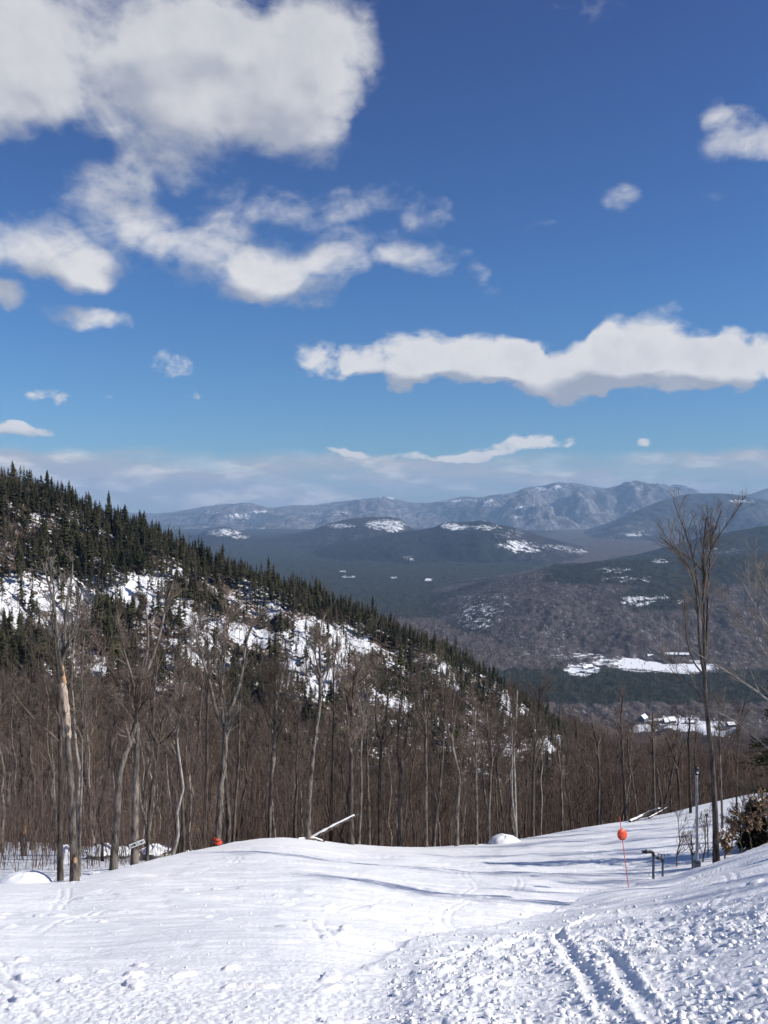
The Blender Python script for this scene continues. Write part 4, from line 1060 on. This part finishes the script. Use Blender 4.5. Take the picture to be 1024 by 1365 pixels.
ssc = (.32 + .66 * rng.uniform(0, 1, len(xs_)) ** 1.2) * np.where(rng.uniform(0, 1, len(xs_)) < .07, 1.4, 1) * np.where(Ys_ < 240, .9, 1.0) * lerp_pts(pxs_, [(-100, 1.05), (200, 1), (500, .85), (800, .7)])
szs = ssc * rng.uniform(.9, 1.25, len(xs_))
invis = (pxs_ < -15) | (Ys_ > 335)
ordr = np.argsort(-(szs / Ys_) + 10 * invis)
ns = 300 - TREE_N['spruce']
print('spur spruces', len(ordr))
for i in ordr[:ns]:
    v = int(rng.integers(0, 6)); pxx = pxs_[i]; yy = Ys_[i]
    ridge_ = yy > 290
    zone = ('at the far left edge' if pxx < 40 else 'above the dead tree' if pxx < 130 else 'above the signed tree' if pxx < 240 else 'above the orange padded tree' if pxx < 340
            else 'above the fallen log' if pxx < 520 else 'above the snow mound')
    size = 'small' if szs[i] < .6 else 'tall' if szs[i] > .9 else 'middling'
    where = 'on the ridge line' if ridge_ else 'on the snowy upper face' if yy > 240 else 'low on the snowy face'
    lab = '%s spruce %s of the left spur, %s' % (size, where, zone)
    inst((('trunk', SVm[v][0]), ('crown', SVm[v][1])), 'spruce_tree', lab, 'tree', (xs_[i], yy, zs_[i] - .1), rng.uniform(0, 6.28), ssc[i], '%s spruces %s %s' % (size, where, zone), szs[i])
rst = ordr[ns:]
scatter('spruce_woods', SV1, np.stack([xs_[rst], Ys_[rst], zs_[rst] - .2], 1), ssc[rst], rng.uniform(0, 6.28, len(rst)), rng.integers(0, 5, len(rst)), M['needles_far'],
        'dense dark spruce woods along the ridge of the left spur', 'woods', zs=szs[rst])

# conifers and hardwoods in the valley
SV2 = [merged(*spruce_geo(np.random.default_rng(840 + i), 14.0, 2, .16)) for i in range(4)]
N = 16000
pv_ = rng.uniform(560, 1180, N); pyv = rng.uniform(868, 944, N); Yv = 350 / ((pyv - HY) / FPX)
fld = is_field(pv_, Yv)
cb = sstep(pyv, 896, 902) * (1 - sstep(pyv, 934, 942)) * sstep(pv_, 640, 700)
pr = cb * .85 + (1 - cb) * .10 + .5 * (1 - sstep(pyv, 868, 874)) * sstep(fbm(pv_ / 30, pyv / 10, 2, 5), -.2, .2)
pr = np.where(fld > .35, .006, pr)
ok = rng.uniform(0, 1, N) < pr; pv_, Yv = pv_[ok], Yv[ok]; n = len(pv_); xv = (pv_ - CX) / FPX * Yv
scatter('conifer_woods', SV2, np.stack([xv, Yv, np.full(n, -351.0)], 1), rng.uniform(.45, 1.0, n), rng.uniform(0, 6.28, n), rng.integers(0, 4, n), M['needles_far'],
        'dark belt of conifers in the valley below the snowy field', 'woods')
N = 14000
ph = rng.uniform(380, 1180, N); Yh = rng.uniform(1950, 3100, N); xh = (ph - CX) / FPX * Yh
zh = np.maximum(hill1_z(ph, Yh, xh), -350); pyh = HY - zh / Yh * FPX
con = .10 + .75 * (1 - sstep(pyh, 765, 785)) * sstep(ph, 700, 760) + .8 * np.exp(-(((ph - 890) / 75) ** 2 + ((pyh - 800) / 20) ** 2)) + .3 * (fbm(xh / 150, Yh / 150, 3, 8) > .25)
fl = is_field(ph, Yh)
ok = (rng.uniform(0, 1, N) < con) & (fl < .2); n = ok.sum()
scatter('conifer_woods', SV2, np.stack([xh[ok], Yh[ok], zh[ok] - 2], 1), rng.uniform(.5, 1.0, n), rng.uniform(0, 6.28, n), rng.integers(0, 4, n), M['needles_far'],
        'dark conifers scattered over the low wooded hill beyond the snowy field', 'woods')
HV3 = []
for i in range(4):
    r_ = np.random.default_rng(900 + i); g_ = Geo()
    A = np.zeros((14, 3)); A[:, 2] = r_.uniform(0, 7, 14); A[0, 2] = 0; B = A + np.stack([r_.normal(0, 2, 14), r_.normal(0, 2, 14), r_.uniform(3, 7, 14)], 1); B[0] = (0, 0, 13); B[1] = (.5, 0, 12)
    g_.blades(A, B, .45, r_); g_.blades(A, B, .45, r_); HV3.append(g_.arrays())
ok2 = (rng.uniform(0, 1, N) < .75) & (fl < .2) & ~ok; n = ok2.sum()
scatter('bare_woods', HV3, np.stack([xh[ok2], Yh[ok2], zh[ok2] - 2], 1), rng.uniform(.6, 1.0, n), rng.uniform(0, 6.28, n), rng.integers(0, 4, n), M['twig'],
        'grey leafless woods covering the low hill beyond the snowy field', 'woods')

# young trees planted on the snowy field, each a thing
SFm = [(a.build('trunk', M['bark_dark'], link=False), b.build('crown', M['needles_far'], link=False)) for a, b in [spruce_geo(np.random.default_rng(860 + i), 9.0, 1, .2) for i in range(3)]]
for i, (a, b, s) in enumerate([(860, 887, .9), (861, 884, .7), (884, 887, .8), (893, 889, .9), (903, 892, .9), (910, 893, .6), (842, 886, .6), (829, 889, .5), (850, 892, .5), (870, 893, .6), (918, 896, .7), (776, 891, .9), (790, 890, .7), (808, 893, 1.0), (797, 893, .9), (775, 888, .6), (830, 884, .5), (895, 885, .6)]):
    Y = 350 / ((b - HY) / FPX); x_ = (a - CX) / FPX * Y
    inst((('trunk', SFm[i % 3][0]), ('crown', SFm[i % 3][1])), 'spruce_tree', 'small dark tree dotting the snowy field in the valley', 'tree', (x_, Y, -350), i, s, 'small trees on the snowy valley field')

# ------------------------------------------------------------------ valley buildings and road
def road():
    pts = [(700, 888), (740, 889), (790, 890.5), (830, 892), (880, 896), (920, 900.5), (960, 903), (1000, 906), (1060, 908)]
    c = np.array([[(a - CX) / FPX * (350 / ((b - HY) / FPX)), 350 / ((b - HY) / FPX)] for a, b in pts])
    t = np.linspace(0, len(c) - 1, 60); cx_ = np.interp(t, range(len(c)), c[:, 0]); cy_ = np.interp(t, range(len(c)), c[:, 1])
    V = []; 
    for s in (-1, 1): V.append(np.stack([cx_, cy_ + s * 4.5, np.full(60, -349.5)], 1))
    V = np.concatenate(V); F = [(i, i + 1, i + 61, i + 60) for i in range(59)]
    o = mesh_np('road', V, F, M['asphalt']); o['kind'] = 'structure'
road()

def house(label, px, py, w, d, h, rz, wall, rh, Y=None, nwin=3, wing=None, snow_roof=True, name='farm_house', cat='house', roofmat=None):
    Y = Y or 350 / ((py - HY) / FPX); x = (px - CX) / FPX * Y
    z = float(ground(x, Y)) if Y < 1300 else -350.0
    r = thing(name, label, cat, (x, Y, z), rz)
    def body(w_, d_, h_, off):
        g_ = Geo(); hw, hd = w_ / 2, d_ / 2; ox, oy = off
        V = [(-hw, -hd, -1), (hw, -hd, -1), (hw, hd, -1), (-hw, hd, -1), (-hw, -hd, h_), (hw, -hd, h_), (hw, hd, h_), (-hw, hd, h_), (-hw, 0, h_ + rh), (hw, 0, h_ + rh)]
        g_.add(np.array(V, float) + (ox, oy, 0), F=[(0, 1, 5, 4), (1, 2, 6, 5), (2, 3, 7, 6), (3, 0, 4, 7)], T=[(4, 8, 7), (5, 6, 9)])
        g_.build('wall', M[wall], r, smooth=False)
        g2 = Geo(); e = .6; hx = hw + e; k = rh / hd; t = .45
        V = []
        for zz in (0.05, t): V += [(-hx, -hd - e, h_ - e * k + zz), (hx, -hd - e, h_ - e * k + zz), (hx, 0, h_ + rh + zz), (-hx, 0, h_ + rh + zz), (hx, hd + e, h_ - e * k + zz), (-hx, hd + e, h_ - e * k + zz)]
        g2.add(np.array(V, float) + (ox, oy, 0), F=[(0, 3, 2, 1), (3, 5, 4, 2), (6, 7, 8, 9), (9, 8, 10, 11), (0, 1, 7, 6), (5, 11, 10, 4), (0, 6, 9, 3), (3, 9, 11, 5), (1, 2, 8, 7), (2, 4, 10, 8)])
        rf = g2.build('roof', M[roofmat or 'snow_cap'], r, smooth=False)
        if h_ > 3:
            g4 = Geo(); g4.box((ox + hw * .4, oy, h_ + rh + .6), (1.1, 1.1, 2.2)); g4.build('chimney', M['rock'], rf, smooth=False)
        for i in range(nwin):
            g3 = Geo(); xx = ox - hw + (i + .5) * w_ / nwin; g3.box((xx, oy - hd - .04, h_ * .55), (min(1.6, w_ / nwin * .5), .12, min(1.5, h_ * .4))); g3.build('window', M['glass'], r, smooth=False)
    body(w, d, h, (0, 0))
    if wing: body(*wing)
    return r
house('long low dark building with a snowy roof at the far edge of the valley field', 893, 876, 84, 13, 7, math.radians(-9), 'wall_brown', 3.5, nwin=10, wing=(24, 12, 4, (-38, -14)), name='long_barn', cat='building')
house('grey farmhouse with a snowy roof at the left end of the valley field', 785, 892, 16, 11, 5.5, .3, 'wall_grey', 4.2, wing=(9, 8, 4, (-11, -4)))
house('smaller dark house left of the grey farmhouse in the valley', 777, 897, 11, 8, 4, -.4, 'wall_brown', 3)
house('small pale outbuilding right of the grey farmhouse in the valley', 796, 894, 8, 7, 3.5, .1, 'wall_white', 2.6)
house('low garage in front of the grey farmhouse in the valley', 787, 898, 12, 8, 3, .1, 'wall_brown', 2.4)
house('lodge with a grey wall at the left of the lower snowy clearing', 858, 962, 15, 10, 6, .9, 'wall_grey', 4.5, nwin=4)
house('white gabled house with a peaked snowy roof in the lower clearing', 896, 964, 12, 9, 4.5, .35, 'wall_brown', 5, wing=(10, 7, 3.5, (-10, 0)))
house('long low house with a snowy roof left of the peaked one in the lower clearing', 879, 963, 18, 8, 3, .12, 'wall_brown', 2)
house('dark house at the right of the lower clearing, beyond the tall forked tree', 975, 969, 12, 9, 4, .2, 'wall_brown', 3)
house('low dark house between the tall forked tree and the peaked house', 921, 965, 15, 8, 3, .05, 'wall_brown', 2.2)

# ------------------------------------------------------------------ things on and beside the piste
def rock(label, px, Y, w, d, h, seed, cap=.6, name='snowy_boulder', dz=0.0, covered=False):
    rng_ = np.random.default_rng(seed); x = (px - CX) / FPX * Y; z = float(ground(x, Y)) + dz
    r = thing(name, label, 'boulder', (x, Y, z))
    nu, nv = 28, 14; th, ph_ = np.meshgrid(np.linspace(0, 2 * np.pi, nu, endpoint=False), np.linspace(0, np.pi * .52, nv))
    def dome(sc_, amp, zlow):
        n_ = fbm(np.cos(th) * 1.4 + seed, np.sin(th) * 1.4 + ph_ * 1.5, 3, seed)
        rr = sc_ * (1 + amp * n_)
        V = np.stack([rr * np.sin(ph_) * np.cos(th) * w / 2, rr * np.sin(ph_) * np.sin(th) * d / 2, np.maximum(rr * np.cos(ph_) * h, zlow)], -1)
        V[0] = V[0].mean(0)
        i = (np.arange(nv - 1)[:, None] * nu + np.arange(nu)[None]).ravel(); j = (np.arange(nv - 1)[:, None] * nu + (np.arange(nu)[None] + 1) % nu).ravel()
        return V.reshape(-1, 3), np.stack([i, i + nu, j + nu, j], -1)
    if not covered:
        V, F = dome(1, .28, -.4); V[:, 2] -= .05; g_ = Geo(); g_.add(V, F); g_.build('rock', M['rock'], r)
        V, F = dome(1.03, .26, -9); V[:, 2] = np.maximum(V[:, 2] + .10 * h, cap * h + .05 * fbm(V[:, 0] * 2, V[:, 1] * 2, 2, seed))
        g_ = Geo(); g_.add(V, F); g_.build('snow_cover', M['snow_cap'], r)
    else:
        V, F = dome(1, .10, -.3); V[:, 2] -= .12; g_ = Geo(); g_.add(V, F); g_.build('snow_cover', M['snow_cap'], r)
        V2, F2 = dome(.8, .12, -.3); V2[:, 2] -= .2; g_ = Geo(); g_.add(V2, F2); g_.build('rock', M['rock'], r)
rock('smooth white snow mound on the crest, right of the middle', 674, 49.5, 1.9, 1.6, .58, 3, name='snow_mound', covered=True, dz=-.02)
rock('low wide snow covered rock left of the dead tree', 30, 24.5, 1.5, 1.3, .36, 4, name='snow_mound', covered=True)
rock('grey boulder with a snow cap behind the signed tree', 206, 41, 1.3, 1.1, .62, 5, .75)
rock('snowy boulder between the dead tree and the leaning trunk', 132, 42, 1.5, 1.2, .6, 6, .7)
rock('upright snow covered rock right behind the dead tree', 88, 38, 1.0, .9, .9, 7, .3, name='snow_mound', covered=True)
rock('small snowy rock between the boulder and the orange pad', 255, 41, 1.2, .9, .35, 8, name='snow_mound', covered=True)
rock('snowy boulder left of the leaning trunk beside a downed branch', 158, 46, 1.8, 1.3, .55, 9, .7)

def log(label, pts, Ys, w0, w1, snow=True, name='fallen_log', seed=1, twigs=0):
    rng_ = np.random.default_rng(seed); pp = np.array([P(a, b, y) for (a, b), y in zip(pts, Ys)]); base = pp[0].copy()
    r = thing(name, label, 'log', base); path = smooth_path(pp - base, 14); k = Ys[0] / FPX
    R = np.linspace(w0, w1, 14) * k / 2 * (1 + .08 * np.sin(np.arange(14) * 1.9))
    g_ = Geo(); g_.tubes(path, R, 8); g_.cap(path[0], R[0], path[0] - path[1]); g_.cap(path[-1], R[-1], path[-1] - path[-2])
    if twigs:
        c, cr = children(path[None], R[None], twigs, .2, 1, 1.6, 40, .3, 5, rng_); g_.tubes(c, np.maximum(cr, .008), 4)
        c2, cr2 = children(c, cr, 5, .2, 1, .7, 40, .2, 3, rng_); g_.tubes(c2, np.maximum(cr2, .006), 3)
    g_.build('stem', M['bark'], r)
    if snow:
        g_ = Geo(); sp = path.copy(); sp[:, 2] += R * .75; keep_ = slice(0, 13)
        g_.tubes(sp[keep_], (R * .72 * (1 + .2 * np.sin(np.arange(14) * 2.7 + seed)))[keep_], 8); g_.cap(sp[0], R[0] * .7, sp[0] - sp[1]); g_.build('snow_cover', M['snow_cap'], r)
log('snow topped log propped on the crest in the middle', [(404, 1126), (424, 1115), (445, 1103), (465, 1093), (478, 1086)], [44.3, 44.4, 44.6, 44.8, 45], 6.5, 3.5, seed=1)
log('snow topped pole lying against the foot of the propped log', [(398, 1121), (418, 1119), (432, 1124)], [43.8, 44, 44.2], 4, 3, seed=2)
log('snowy downed limb on the crest right of the orange marker', [(841, 1097), (852, 1092), (868, 1083), (884, 1078)], [59, 59.5, 60, 61], 4.5, 1.5, seed=3, twigs=9, name='fallen_branch')
log('long low downed branch nearest the hydrants on the far crest', [(862, 1094), (880, 1084), (893, 1076)], [60.5, 61.5, 62], 2.5, 1, snow=True, seed=4, twigs=7, name='fallen_branch')
log('snow covered downed branch on the woodland floor behind the leaning trunk', [(118, 1143), (135, 1137), (150, 1128)], [46, 47, 48], 4, 2.5, seed=5, twigs=3, name='fallen_branch')

# broken snag at far left
def snag(px, Y, pyt):
    x = (px - CX) / FPX * Y; z = float(ground(x, Y)); H = -(pyt - HY) / FPX * Y - z; k = Y / FPX
    r = thing('broken_snag', 'short broken snag with a pale torn top at the far left', 'tree', (x, Y, z)); g_ = Geo()
    s = np.linspace(0, 1, 10); g_.tubes(np.stack([.05 * np.sin(s * 5), s * 0, s * H * .82 - .2], 1), (4.4 * k / 1) * (1 - .25 * s), 9); g_.build('trunk', M['bark_dark'], r)
    g_ = Geo(); rr = np.linspace(4.2, .6, 8) * k * .85 * (1 + .2 * np.sin(np.arange(8) * 2)); g_.tubes(np.stack([.05 + .12 * s[:8], s[:8] * 0, H * .70 + s[:8] / s[7] * H * .30], 1), rr, 7); g_.build('torn_top', M['wood_orange'], r)
snag(29, 46, 1100)

# crooked white sign board on its tree
def sign():
    c = P(181.5, 1126.5, 29.76); ang = math.radians(19); k = 29.76 / FPX
    r = thing('trail_sign', 'small crooked white board with dark markings, nailed to a tree trunk', 'sign', c); r.rotation_euler = (0, -ang, .15)
    g_ = Geo(); g_.box((0, 0, 0), (20.5 * k, .03, 5.6 * k)); o = g_.build('board', M['white_paint'], r, smooth=False)
    m = o.modifiers.new('bevel', 'BEVEL'); m.width = .004
    g_ = Geo(); zf = -.019
    def bar(x, z, w, h): g_.box((x * k, zf, z * k), (w * k, .006, h * k))
    # I-I  dark block  small strokes  dark block, as far as they can be read
    bar(-8.0, 0, .8, 3.2); bar(-5.6, 0, .8, 3.0); bar(-6.8, 0, 1.6, .5)
    bar(-3.2, .2, 2.6, 2.9); bar(-2.2, -.7, 1.4, 1.5)
    bar(.6, 1.0, 1.4, 1.3); bar(1.6, -.9, 1.3, .7); bar(-.2, -1.2, .9, .7); bar(3.6, .9, 1.3, .7); bar(3.2, -1.0, .8, .7)
    bar(6.2, -.1, 2.7, 2.2); bar(7.4, .9, .9, 1.5); bar(9.2, .4, .45, 2.8)
    g_.build('lettering', M['black'], r, smooth=False)
    for sx in (-1.0, 1.4):
        g_ = Geo(); g_.tubes(np.array([(sx * k, -.03, 2.0 * k), (sx * k, .16, 2.0 * k)]), np.array([.008, .008]), 6); g_.build('nail', M['metal'], r)
sign()

def pad():
    Y = 39; base = P(289.3, 1126.5, 38.95); base[2] = float(ground(base[0], 39)) + .02; k = Y / FPX
    r = thing('tree_pad', 'orange pad wrapped round the foot of a forked tree on the crest', 'tree pad', base)
    g_ = Geo(); s = np.linspace(0, 1, 8); n_ = np.array([5.2, 5.6, 5.9, 5.8, 5.4, 5.5, 5.0, 4.6]) * k * .95
    g_.tubes(np.stack([.02 * np.sin(s * 6), s * 0, .06 + s * 12 * k], 1), n_, 12); g_.build('padding', M['orange'], r)
    for zz in (3.5, 9): 
        g_ = Geo(); th = np.linspace(0, 2 * np.pi, 25); rr = 6.1 * k * .95; g_.tubes(np.stack([rr * np.cos(th), rr * np.sin(th), np.full(25, zz * k)], 1), np.full(25, .02), 5); g_.build('strap', M['black'], r)
pad()

# orange disc marker
def marker():
    A = P(841, 1187, 26.8); A[2] = float(ground(A[0], A[1])) - .02; B = P(827, 1090, 27.0)
    r = thing('trail_marker', 'orange disc on a thin leaning red pole stuck in the snow', 'trail marker', A)
    g_ = Geo(); g_.tubes(np.linspace(np.array((0, 0, -.3)), B - A, 8), np.full(8, .012), 8); g_.cap(B - A, .012, B - A); g_.build('pole', M['orange'], r)
    C = P(830.6, 1114, 26.84) - A
    g_ = Geo(); R_ = 7.0 * 27 / FPX; ax = (B - A) / np.linalg.norm(B - A)
    nrm = np.array((.22, -.97, .05)); nrm -= ax * nrm.dot(ax); nrm /= np.linalg.norm(nrm); sd2 = np.cross(ax, nrm)
    th = np.arange(40) / 40 * 2 * np.pi; ring = lambda rad, off: C + nrm * off + rad * (sd2 * np.cos(th)[:, None] + ax * 1.1 * np.sin(th)[:, None])
    V = np.concatenate([ring(R_, -.006), ring(R_ * .97, .012), [C + nrm * .016], ring(R_ * .97, -.012), [C - nrm * .016]])
    F = [(i, (i + 1) % 40, 40 + (i + 1) % 40, 40 + i) for i in range(40)] + [(i, 81 + i, 81 + (i + 1) % 40, (i + 1) % 40) for i in range(40)]
    T = [(40 + i, 40 + (i + 1) % 40, 80) for i in range(40)] + [(81 + (i + 1) % 40, 81 + i, 121) for i in range(40)]
    g_.add(V, F, T); g_.build('disc', M['orange'], r)
    for dx, dz_ in ((-.25, -.62), (.3, -.55), (0, -.2), (-.05, .55)):
        g_ = Geo(); g_.cap(C + nrm * .019 + sd2 * dx * R_ * .8 + ax * dz_ * R_, .011, nrm, 8); g_.build('rivet', M['white_paint'], r)
marker()

# snowmaking hydrants
def hydrant(label, px, pyb, pyt, Y, lx, w, tee, seed):
    A = P(px, pyb, Y); A[2] = min(A[2], float(ground(A[0], A[1]))); top = P(px, pyt, Y) - A; k = Y / FPX; r = thing('snowmaking_hydrant', label, 'hydrant', A)
    R_ = w * k / 2; H = top[2]
    g_ = Geo(); g_.tubes(np.array([(0, 0, -.4), (0, 0, H * .3), (0, 0, H - R_ * 2.6)]), np.full(3, R_), 12); g_.build('riser', M['pipe'], r)
    th = np.linspace(0, math.pi / 2, 7); er = R_ * 2.2
    pth = np.stack([-er + er * np.cos(th), 0 * th, H - R_ * 2.6 + er * np.sin(th)], 1)
    g_ = Geo(); g_.tubes(pth, np.full(7, R_ * 1.18), 12)
    g_.tubes(np.array([(0, 0, H - R_ * 3.4), (0, 0, H - R_ * 2.6)]), np.full(2, R_ * 1.35), 12); g_.build('elbow', M['black'], r)
    g_ = Geo(); e = pth[-1]; d = np.array((-1, -.15, .06)); d /= np.linalg.norm(d); L = lx * k
    g_.tubes(np.array([e, e + d * L * .45, e + d * L * .46, e + d * L * .6, e + d * L * .61, e + d * L]), np.array([1.1, 1.1, 1.5, 1.5, 1.0, 1.0]) * R_, 12); g_.cap(e + d * L, R_, d); g_.build('nozzle', M['black'], r)
    if tee:
        g_ = Geo(); s = e + np.array((R_ * 1.0, 0, 0)); g_.tubes(np.array([s, s + (0, 0, 5.5 * k)]), np.full(2, R_ * .45), 8)
        g_.tubes(np.array([s + (-4.4 * k, 0, 5.8 * k), s + (4.4 * k, .02, 3.8 * k)]), np.full(2, R_ * .34), 8)
        g_.tubes(np.array([s + (-4.4 * k, 0, 7.0 * k), s + (-4.4 * k, 0, 4.4 * k)]), np.full(2, R_ * .34), 8); g_.tubes(np.array([s + (4.4 * k, 0, 5.2 * k), s + (4.4 * k, 0, 2.2 * k)]), np.full(2, R_ * .34), 8)
        g_.build('valve_handle', M['black'], r)
    else:
        g_ = Geo(); s = e + d * L * .5; g_.tubes(np.array([s + (0, 0, -1.2 * R_), s + (0, 0, 2.1 * R_)]), np.full(2, R_ * .35), 8); g_.build('lever', M['metal'], r)
hydrant('taller pipe hydrant with its nozzle pointing left, nearer the orange marker', 872.5, 1176, 1136.5, 28.2, 12, 3.5, False, 1)
hydrant('shorter pipe hydrant with a valve handle on top, nearer the metal pole', 885, 1174, 1145, 28.6, 6, 3.1, True, 2)

def pole():
    Y = 29.0; A = P(931, 1163, Y); A[2] = min(A[2], float(ground(A[0], Y))); k = Y / FPX; r = thing('metal_pole', 'slim grey metal pole with a dark lamp head and a box at its foot', 'pole', A)
    H = (P(930, 1033, Y) - A)[2]
    g_ = Geo(); g_.tubes(np.array([(0, 0, -.4), (-.01, 0, H * .5), (-.03, 0, H)]), np.array([2.0, 1.9, 1.7]) * k, 12); g_.build('post', M['metal'], r)
    g_ = Geo(); g_.box((0, .02, 7 * k), (8.5 * k, .16, 12 * k)); g_.box((0, -.03, 14 * k), (6 * k, .1, 2.5 * k)); o = g_.build('base_box', M['pipe'], r, smooth=False); m = o.modifiers.new('b', 'BEVEL'); m.width = .01
    g_ = Geo(); g_.tubes(np.array([(-.03, 0, H - .02), (-.03, 0, H + 2 * k), (-.03, 0, H + 7 * k), (-.03, 0, H + 9 * k), (-.03, 0, H + 10.5 * k)]), np.array([2.2, 3.4, 3.6, 3.0, 1.0]) * k, 12); hd = g_.build('lamp_head', M['black'], r)
    g_ = Geo(); g_.tubes(np.array([(-.03, -.02, H + 3.2 * k), (-.03, -.11, H + 3.2 * k)]), np.array([1.4, 1.4]) * k, 10); g_.cap((-.03, -.112, H + 3.2 * k), 1.4 * k, (0, -1, 0)); g_.build('lens', M['white_paint'], hd)
    g_ = Geo(); g_.tubes(np.array([(0, -.07, H * .2), (-.03, -.065, H * .97)]), np.array([.007, .007]), 5); g_.build('cable', M['black'], r)
pole()
def stake():
    Y = 32; A = P(946, 1160, Y); A[2] = float(ground(A[0], Y)); k = Y / FPX; r = thing('thin_stake', 'thin dark stake standing between the metal pole and the tall tree', 'stake', A)
    H = (P(943, 1089, Y) - A)[2]; g_ = Geo(); g_.tubes(np.array([(0, 0, -.3), (-.03, 0, H * .6), (-.08, 0, H)]), np.full(3, .022), 7); g_.build('shaft', M['bark_dark'], r)
    g_ = Geo(); g_.box((-.08, 0, H + .03), (.09, .06, .08)); g_.build('top_cap', M['black'], r, smooth=False)
stake()

# ------------------------------------------------------------------ loose snow chunks on the bank
def chunks():
    rng_ = np.random.default_rng(55); n = 6500
    px = rng_.uniform(0, 1060, n); py = rng_.uniform(1200, 1400, n)
    w = np.exp(-((py - (1272 - (px - 720) * .14)) / 36) ** 2) * sstep(px, 480, 620) + .10 + .3 * sstep(py, 1290, 1340) * sstep(px, 380, 560)
    ok = rng_.uniform(0, 1, n) < w; px, py = px[ok], py[ok]
    Yg = np.linspace(3.5, 30, 500); out = []
    for a, b in zip(px, py):
        zz = land(np.full(500, a), Yg); vis = -zz / Yg * FPX + HY; k = np.argmax(vis < b)
        if k == 0: continue
        out.append((a, Yg[k]))
    out = np.array(out); n = len(out); X = (out[:, 0] - CX) / FPX * out[:, 1]
    Z = land(out[:, 0], out[:, 1]) + piste_detail(out[:, 0], out[:, 1], X)
    vs = []
    for i in range(6):
        nu, nv = 9, 6; th, ph_ = np.meshgrid(np.arange(nu) / nu * 2 * np.pi, np.linspace(0, np.pi, nv))
        rr = 1 + .35 * fbm(np.cos(th) * 1.6 + i * 3, np.sin(th) * 1.6 + ph_, 2, i)
        V = np.stack([rr * np.sin(ph_) * np.cos(th), rr * np.sin(ph_) * np.sin(th), .75 * rr * np.cos(ph_)], -1); V[0] = V[0].mean(0); V[-1] = V[-1].mean(0)
        a = (np.arange(nv - 1)[:, None] * nu + np.arange(nu)[None]).ravel(); b = (np.arange(nv - 1)[:, None] * nu + (np.arange(nu)[None] + 1) % nu).ravel()
        vs.append((V.reshape(-1, 3), np.stack([a, a + nu, b + nu, b], -1), np.zeros((0, 3), int)))
    s = np.exp(rng_.normal(math.log(.019), .5, n)); s = np.minimum(s, .045) * np.where(out[:, 0] < 520, .5, 1)
    scatter('snow_chunks', vs, np.stack([X, out[:, 1], Z + s * .15], 1), s, rng_.uniform(0, 6.28, n), rng_.integers(0, 6, n), M['snow'], 'loose lumps of snow scattered on the bank and the trampled foreground', 'snow lumps')
chunks()

# ------------------------------------------------------------------ the air
g_ = Geo(); x0, x1, y0, y1, z0, z1 = -42000, 42000, -70, 23500, -460, 520
g_.box(((x0 + x1) / 2, (y0 + y1) / 2, (z0 + z1) / 2), (x1 - x0, y1 - y0, z1 - z0))
mv = bpy.data.materials.new('pale_haze'); mv.use_nodes = True; t = NT(mv.node_tree); t.n.clear()
pvn = t.node('ShaderNodeVolumePrincipled'); pvn.inputs['Color'].default_value = (.44, .68, 1.0, 1); pvn.inputs['Density'].default_value = 5.3e-5; pvn.inputs['Anisotropy'].default_value = 0.0
mo = t.node('ShaderNodeOutputMaterial'); t.l.new(pvn.outputs[0], mo.inputs['Volume'])
hz = g_.build('haze', mv, smooth=False); hz['kind'] = 'stuff'; hz['label'] = 'thin blue haze filling the valley air'; hz['category'] = 'haze'
print('objects', len(bpy.data.objects))

for o in bpy.data.objects:
    if 'label' in o and len(o['label'].split()) > 16: print('LONG', len(o['label'].split()), o['label'])
